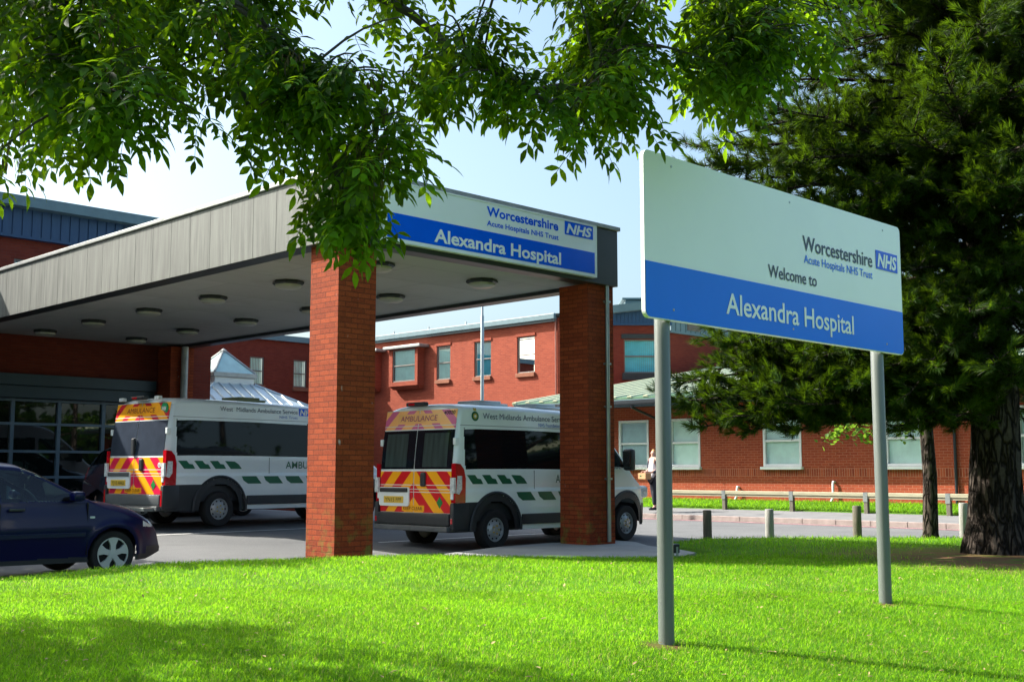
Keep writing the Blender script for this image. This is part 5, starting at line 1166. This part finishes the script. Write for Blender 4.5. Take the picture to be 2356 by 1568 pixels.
# ------------------------------------------------------------------ street furniture
def bollard(px, py, m, lab, h=.62, tilt=0):
    p = at(px, py, 22.3); t_ = thing('timber_bollard', lab, 'bollard', (p.x, p.y, zt_(p.x, p.y)), rng.uniform(0, 3), 'timber bollards along the lawn edge')
    b = MB(); Mx = Matrix.Rotation(tilt, 4, 'Y'); b.lathe([(.085, -.1), (.083, h * .5), (.081, h - .012), (.072, h), (0, h + .004)], 22, Mx); b.build('post', m, t_, smooth=True); return t_
bollard(1628, 1232, M['timber'], 'mossy timber bollard, the leftmost along the lawn edge, nearest the front left sign post')
bollard(1771, 1228, M['timber_pale'], 'bleached pale timber bollard standing alone midway between the two sign posts')
bollard(1973, 1230, M['timber'], 'dark timber bollard just left of the right hand sign post', .66)
bollard(2219, 1237, M['timber_pale'], 'grey timber bollard just left of the big pine trunk', .70)
rl = thing('knee_rail', 'low timber knee rail along the footway in front of the green roofed building', 'railing', bl(1.98, 0), R(45))
b = MB(); b.cbox(-.07, .07, -9.0, 3.3, .70, .80, .012)
b.cbox(-.045, .045, -8.98, 3.28, .64, .699, .008); b.build('rail', M['rail_timber'], rl)
for k in range(6):
    y = 2.92 - 2.19 * k
    b = MB(); b.cbox(-.06, .06, y - .055, y + .055, .1, .638, .01); po = b.build('post', M['timber'], rl)
    b = MB(); b.box(-.076, -.0705, y - .06, y + .06, .56, .806); b.box(-.076, .076, y - .06, y + .06, .8015, .807); b.build('strap', M['steel'], po)
lampp = thing('lamp_column', 'slim pale grey lighting column rising behind the right hand ambulance', 'lamp post', (-.85, 33, zt_(-.85, 33)))
b = MB(); b.lathe([(.07, 0), (.07, 1.0), (.052, 1.1), (.05, 5.7), (.032, 5.75), (.03, 6.6)], 16); b.build('column', M['steel'], lampp, smooth=True)
b = MB(); b.cbox(-.12, .45, -.11, .11, 6.6, 6.72, .03); b.build('lantern', M['steel'], lampp)
fl = at(1553, 1280, 16.9); fz = lz(fl.x, fl.y)
t_ = thing('ground_floodlight', 'small dark ground floodlight at the pad edge behind the front left sign post', 'floodlight', (fl.x, fl.y, fz), R(20))
b = MB(); b.cbox(-.05, .05, -.06, .06, .07, .2, .015); b.build('housing', M['gutter'], t_); b = MB(); b.box(-.015, .015, -.075, -.061, -.05, .16); b.box(-.015, .015, .061, .075, -.05, .16); b.build('bracket', M['steel'], t_)

# ------------------------------------------------------------------ woman on the footway
wp = Vector((4.01, 33.0, .262)); H = 1.70
per = thing('person', 'woman in navy jacket and white top carrying a parcel on the footway', 'person', wp, R(-150))
def skin(name, verts, edges, rad, m, parent, sub=2, root=0):
    me = bpy.data.meshes.new(name); me.from_pydata(verts, edges, []); o = bpy.data.objects.new('tmp', me); C.objects.link(o)
    o.modifiers.new('s', 'SKIN'); sd = o.modifiers.new('u', 'SUBSURF'); sd.levels = sub; sd.render_levels = sub
    for v, r_ in zip(me.skin_vertices[0].data, rad): v.radius = r_ if hasattr(r_, '__len__') else (r_, r_); v.use_root = False
    me.skin_vertices[0].data[root].use_root = True
    dg = bpy.context.evaluated_depsgraph_get(); m2 = bpy.data.meshes.new_from_object(o.evaluated_get(dg)); bpy.data.objects.remove(o)
    m2.name = name; m2.materials.clear(); m2.materials.append(m); m2.polygons.foreach_set('use_smooth', [True] * len(m2.polygons)); return link(name, m2, parent)
def arm(sd): return [(0.0, sd * .19, 1.40), (-.02, sd * .25, 1.14), (.20, sd * .13, 1.05), (.28, sd * .09, 1.06)]
vs = [(0, 0, .92), (0, 0, 1.10), (0, 0, 1.30), (0, 0, 1.42), (.01, 0, 1.50), (.025, 0, 1.585), (.02, 0, 1.66)]; ed = [(i, i + 1) for i in range(6)]; rd = [(.14, .17), (.11, .14), (.11, .16), (.07, .10), .05, (.082, .068), (.06, .055)]
for sd in (-1, 1):
    o = len(vs); a_ = arm(sd); vs += a_; rd += [.055, .045, .034, .026]; ed += [(3, o), (o, o + 1), (o + 1, o + 2), (o + 2, o + 3)]
    pal = (.33, sd * .075, 1.065); vs.append(pal); rd.append(.024); ed.append((o + 3, o + 4))
    for f in range(4): q = len(vs); y = sd * (.10 - .018 * f); vs += [(.365 + .004 * (f % 2), y, 1.06 + .01 * f), (.39, y - sd * .01, 1.035 + .01 * f)]; rd += [.009, .008]; ed += [(o + 4, q), (q, q + 1)]
    q = len(vs); vs += [(.325, sd * .045, 1.085), (.345, sd * .03, 1.10)]; rd += [.010, .009]; ed += [(o + 3, q), (q, q + 1)]
    l_ = [(0, sd * .09, .88), (.06 * sd + .02, sd * .10, .48), (.10 * sd - .04, sd * .10, .09), (.10 * sd + .08, sd * .11, .035)]; o = len(vs); vs += l_; rd += [.085, .055, .04, .03]; ed += [(0, o), (o, o + 1), (o + 1, o + 2), (o + 2, o + 3)]
body = skin('body', vs, ed, rd, pm('skin', (.55, .32, .24), .55), per)
b = MB(); b.lathe([(.0, -.016), (.013, -.008), (.010, .012), (0, .03)], 8, Matrix.Translation((.105, 0, 1.58))); b.build('nose', body.data.materials[0], body)
b = MB()
for sd in (-1, 1): b.lathe([(0, -.008), (.008, 0), (0, .008)], 8, Matrix.Translation((.098, sd * .028, 1.607)))
b.box(.094, .103, -.022, .022, 1.543, 1.551); b.build('eyes_and_mouth', M['rubber_blk'], body)
skin('hair', [(-.02, 0, 1.68), (-.05, 0, 1.62), (-.055, 0, 1.54), (.045, 0, 1.69), (-.01, .06, 1.60), (-.01, -.06, 1.60)], [(0, 1), (1, 2), (0, 3), (0, 4), (0, 5)], [.068, .07, .05, .04, .035, .035], pm('fair_hair', (.42, .22, .07), .6), per)
tr = pm('dark_trousers', (.015, .018, .03), .8)
tv = [(0, 0, .95)]; te = []; trd = [(.15, .18)]
for sd in (-1, 1): o = len(tv); tv += [(0, sd * .09, .86), (.06 * sd + .02, sd * .10, .48), (.10 * sd - .03, sd * .10, .13)]; trd += [.10, .075, .06]; te += [(0, o), (o, o + 1), (o + 1, o + 2)]
skin('trousers', tv, te, trd, tr, per)
skin('white_top', [(.03, 0, .84), (.03, 0, 1.1), (.03, 0, 1.3), (.02, 0, 1.43)], [(0, 1), (1, 2), (2, 3)], [(.135, .17), (.12, .145), (.115, .15), (.06, .08)], pm('white_cloth', (.75, .75, .78), .8), per)
jv = [(-.03, 0, .93), (-.03, 0, 1.12), (-.03, 0, 1.32), (-.02, 0, 1.43)]; je = [(0, 1), (1, 2), (2, 3)]; jr = [(.13, .19), (.115, .17), (.115, .175), (.07, .11)]
for sd in (-1, 1): o = len(jv); jv += [(-.01, sd * .20, 1.40), (-.03, sd * .26, 1.13), (.16, sd * .15, 1.05)]; jr += [.07, .06, .048]; je += [(3, o), (o, o + 1), (o + 1, o + 2)]
skin('jacket', jv, je, jr, pm('navy_cloth', (.018, .022, .05), .8), per)
for sd in (-1, 1): b = MB(); b.cbox(.10 * sd - .09, .10 * sd + .16, sd * .11 - .045, sd * .11 + .045, 0, .075, .025); b.build('shoe', M['rubber_blk'], per, smooth=True)
pc = thing('parcel', 'brown paper parcel held in front by the woman on the footway', 'parcel', wp, R(-150)); b = MB(); b.cbox(.22, .42, -.19, .17, .86, 1.03, .015); b.build('wrapping', pm('kraft_paper', (.42, .24, .11), .8), pc); b = MB(); b.box(.4205, .423, -.10, -.02, .93, .97); b.build('label', M['green_mark'], pc)

# ------------------------------------------------------------------ grass
def blades(n, Y0, Y1, Wd, area=None):
    y = rng.uniform(Y0 ** .8, Y1 ** .8, n) ** 1.25; x = rng.uniform(-.47, .47, n) * y; P = np.column_stack([x, y]); return P
G = np.concatenate([blades(300000, 5.9, 10.5, 0), blades(150000, 9.5, 17, 0), blades(55000, 15, 22.3, 0)]); G = G[inside(G, LAWN_EDGE)]
bare = np.hypot(G[:, 0] - 7.0, G[:, 1] - 16.3) + rng.normal(0, .55, len(G)) > 2.6; bare &= np.hypot(G[:, 0] - .98, G[:, 1] - 7.66) + rng.normal(0, .05, len(G)) > .16; bare &= np.hypot(G[:, 0] - 3.06, G[:, 1] - 9.72) + rng.normal(0, .04, len(G)) > .13; G = G[bare]
gz = np.concatenate([lawn_z(G[i:i + 20000]) for i in range(0, len(G), 20000)])
sc_ = np.maximum(1, G[:, 1] / 10)
def blade_t(seed):
    r = np.random.default_rng(seed); w_ = .0021; h = r.uniform(.016, .034); lean_ = r.uniform(.006, .045); return np.array([(0, -w_, -.004), (0, w_, -.004), (lean_ * .35, -w_ * .8, h * .6), (lean_ * .35, w_ * .8, h * .6), (lean_, 0, h)]), np.array([(0, 1, 3), (0, 3, 2), (2, 3, 4)])
th = rng.uniform(0, 2 * PI, len(G)); cs, sn = np.cos(th), np.sin(th); Bm = np.zeros((len(G), 3, 3)); Bm[:, 0, 0] = cs; Bm[:, 1, 0] = sn; Bm[:, 0, 1] = -sn; Bm[:, 1, 1] = cs; Bm[:, 2, 2] = 1
V, Tt = scatter([blade_t(i) for i in range(12)], np.column_stack([G, gz]), Bm, sc_ * rng.uniform(.6, 1.15, len(G)))
vx, vy = V[:, 0], V[:, 1]; pt = .5 + .22 * np.sin(1.7 * vx + 1.1 * np.sin(.9 * vy)) + .2 * np.sin(2.3 * vy + 1.7 * np.sin(1.3 * vx)) + .18 * np.sin(5.1 * vx + 3.7 * vy)
rt = tints(0, V, 5); g_t = np.where(rt > .945, rt, np.clip(.5 * rt + .45 * pt, 0, .92))
tag(tri_mesh('grass', V, Tt, M['grass'], tint=g_t), 'short bright green grass covering the front lawn', 'grass', None, 'stuff')
# grass of the verge beyond the road
n = 26000; y = rng.uniform(-14, 9.5, n); d = rng.uniform(.02, 1.9, n); P = np.column_stack([BL.x + (-d - y) * Q, BL.y + (-d + y) * Q, .50 - .215 * (d + .1) / 2.0])
th = rng.uniform(0, 2 * PI, n); cs, sn = np.cos(th), np.sin(th); Bm = np.zeros((n, 3, 3)); Bm[:, 0, 0] = cs; Bm[:, 1, 0] = sn; Bm[:, 0, 1] = -sn; Bm[:, 1, 1] = cs; Bm[:, 2, 2] = 1
V, Tt = scatter([blade_t(i) for i in range(12)], P, Bm, rng.uniform(1.6, 3.0, n)); tag(tri_mesh('grass', V, Tt, M['grass'], tint=tints(0, V, 5) * .9), 'bright strip of grass on the verge behind the knee rail', 'grass', None, 'stuff')
# fallen leaves
n = 420; y = rng.uniform(6.2, 15, n); x = rng.uniform(-.45, .45, n) * y; P = np.column_stack([x, y]); P = P[inside(P, LAWN_EDGE)]; pz = lawn_z(P) + .035
V, Tt = scatter([(lv * [1, .5, 1], lt)], np.column_stack([P, pz]), rot_basis(rng.normal(0, 1, (len(P), 3)) * [1, 1, .2], np.tile([0, 0, 1.], (len(P), 1))), rng.uniform(.025, .05, len(P)))
tag(tri_mesh('fallen_leaves', V, Tt, pm('dead_leaf', (.32, .24, .10), .8, var=.7, vs=9)), 'small dry fallen leaves scattered over the lawn', 'leaves', None, 'stuff')
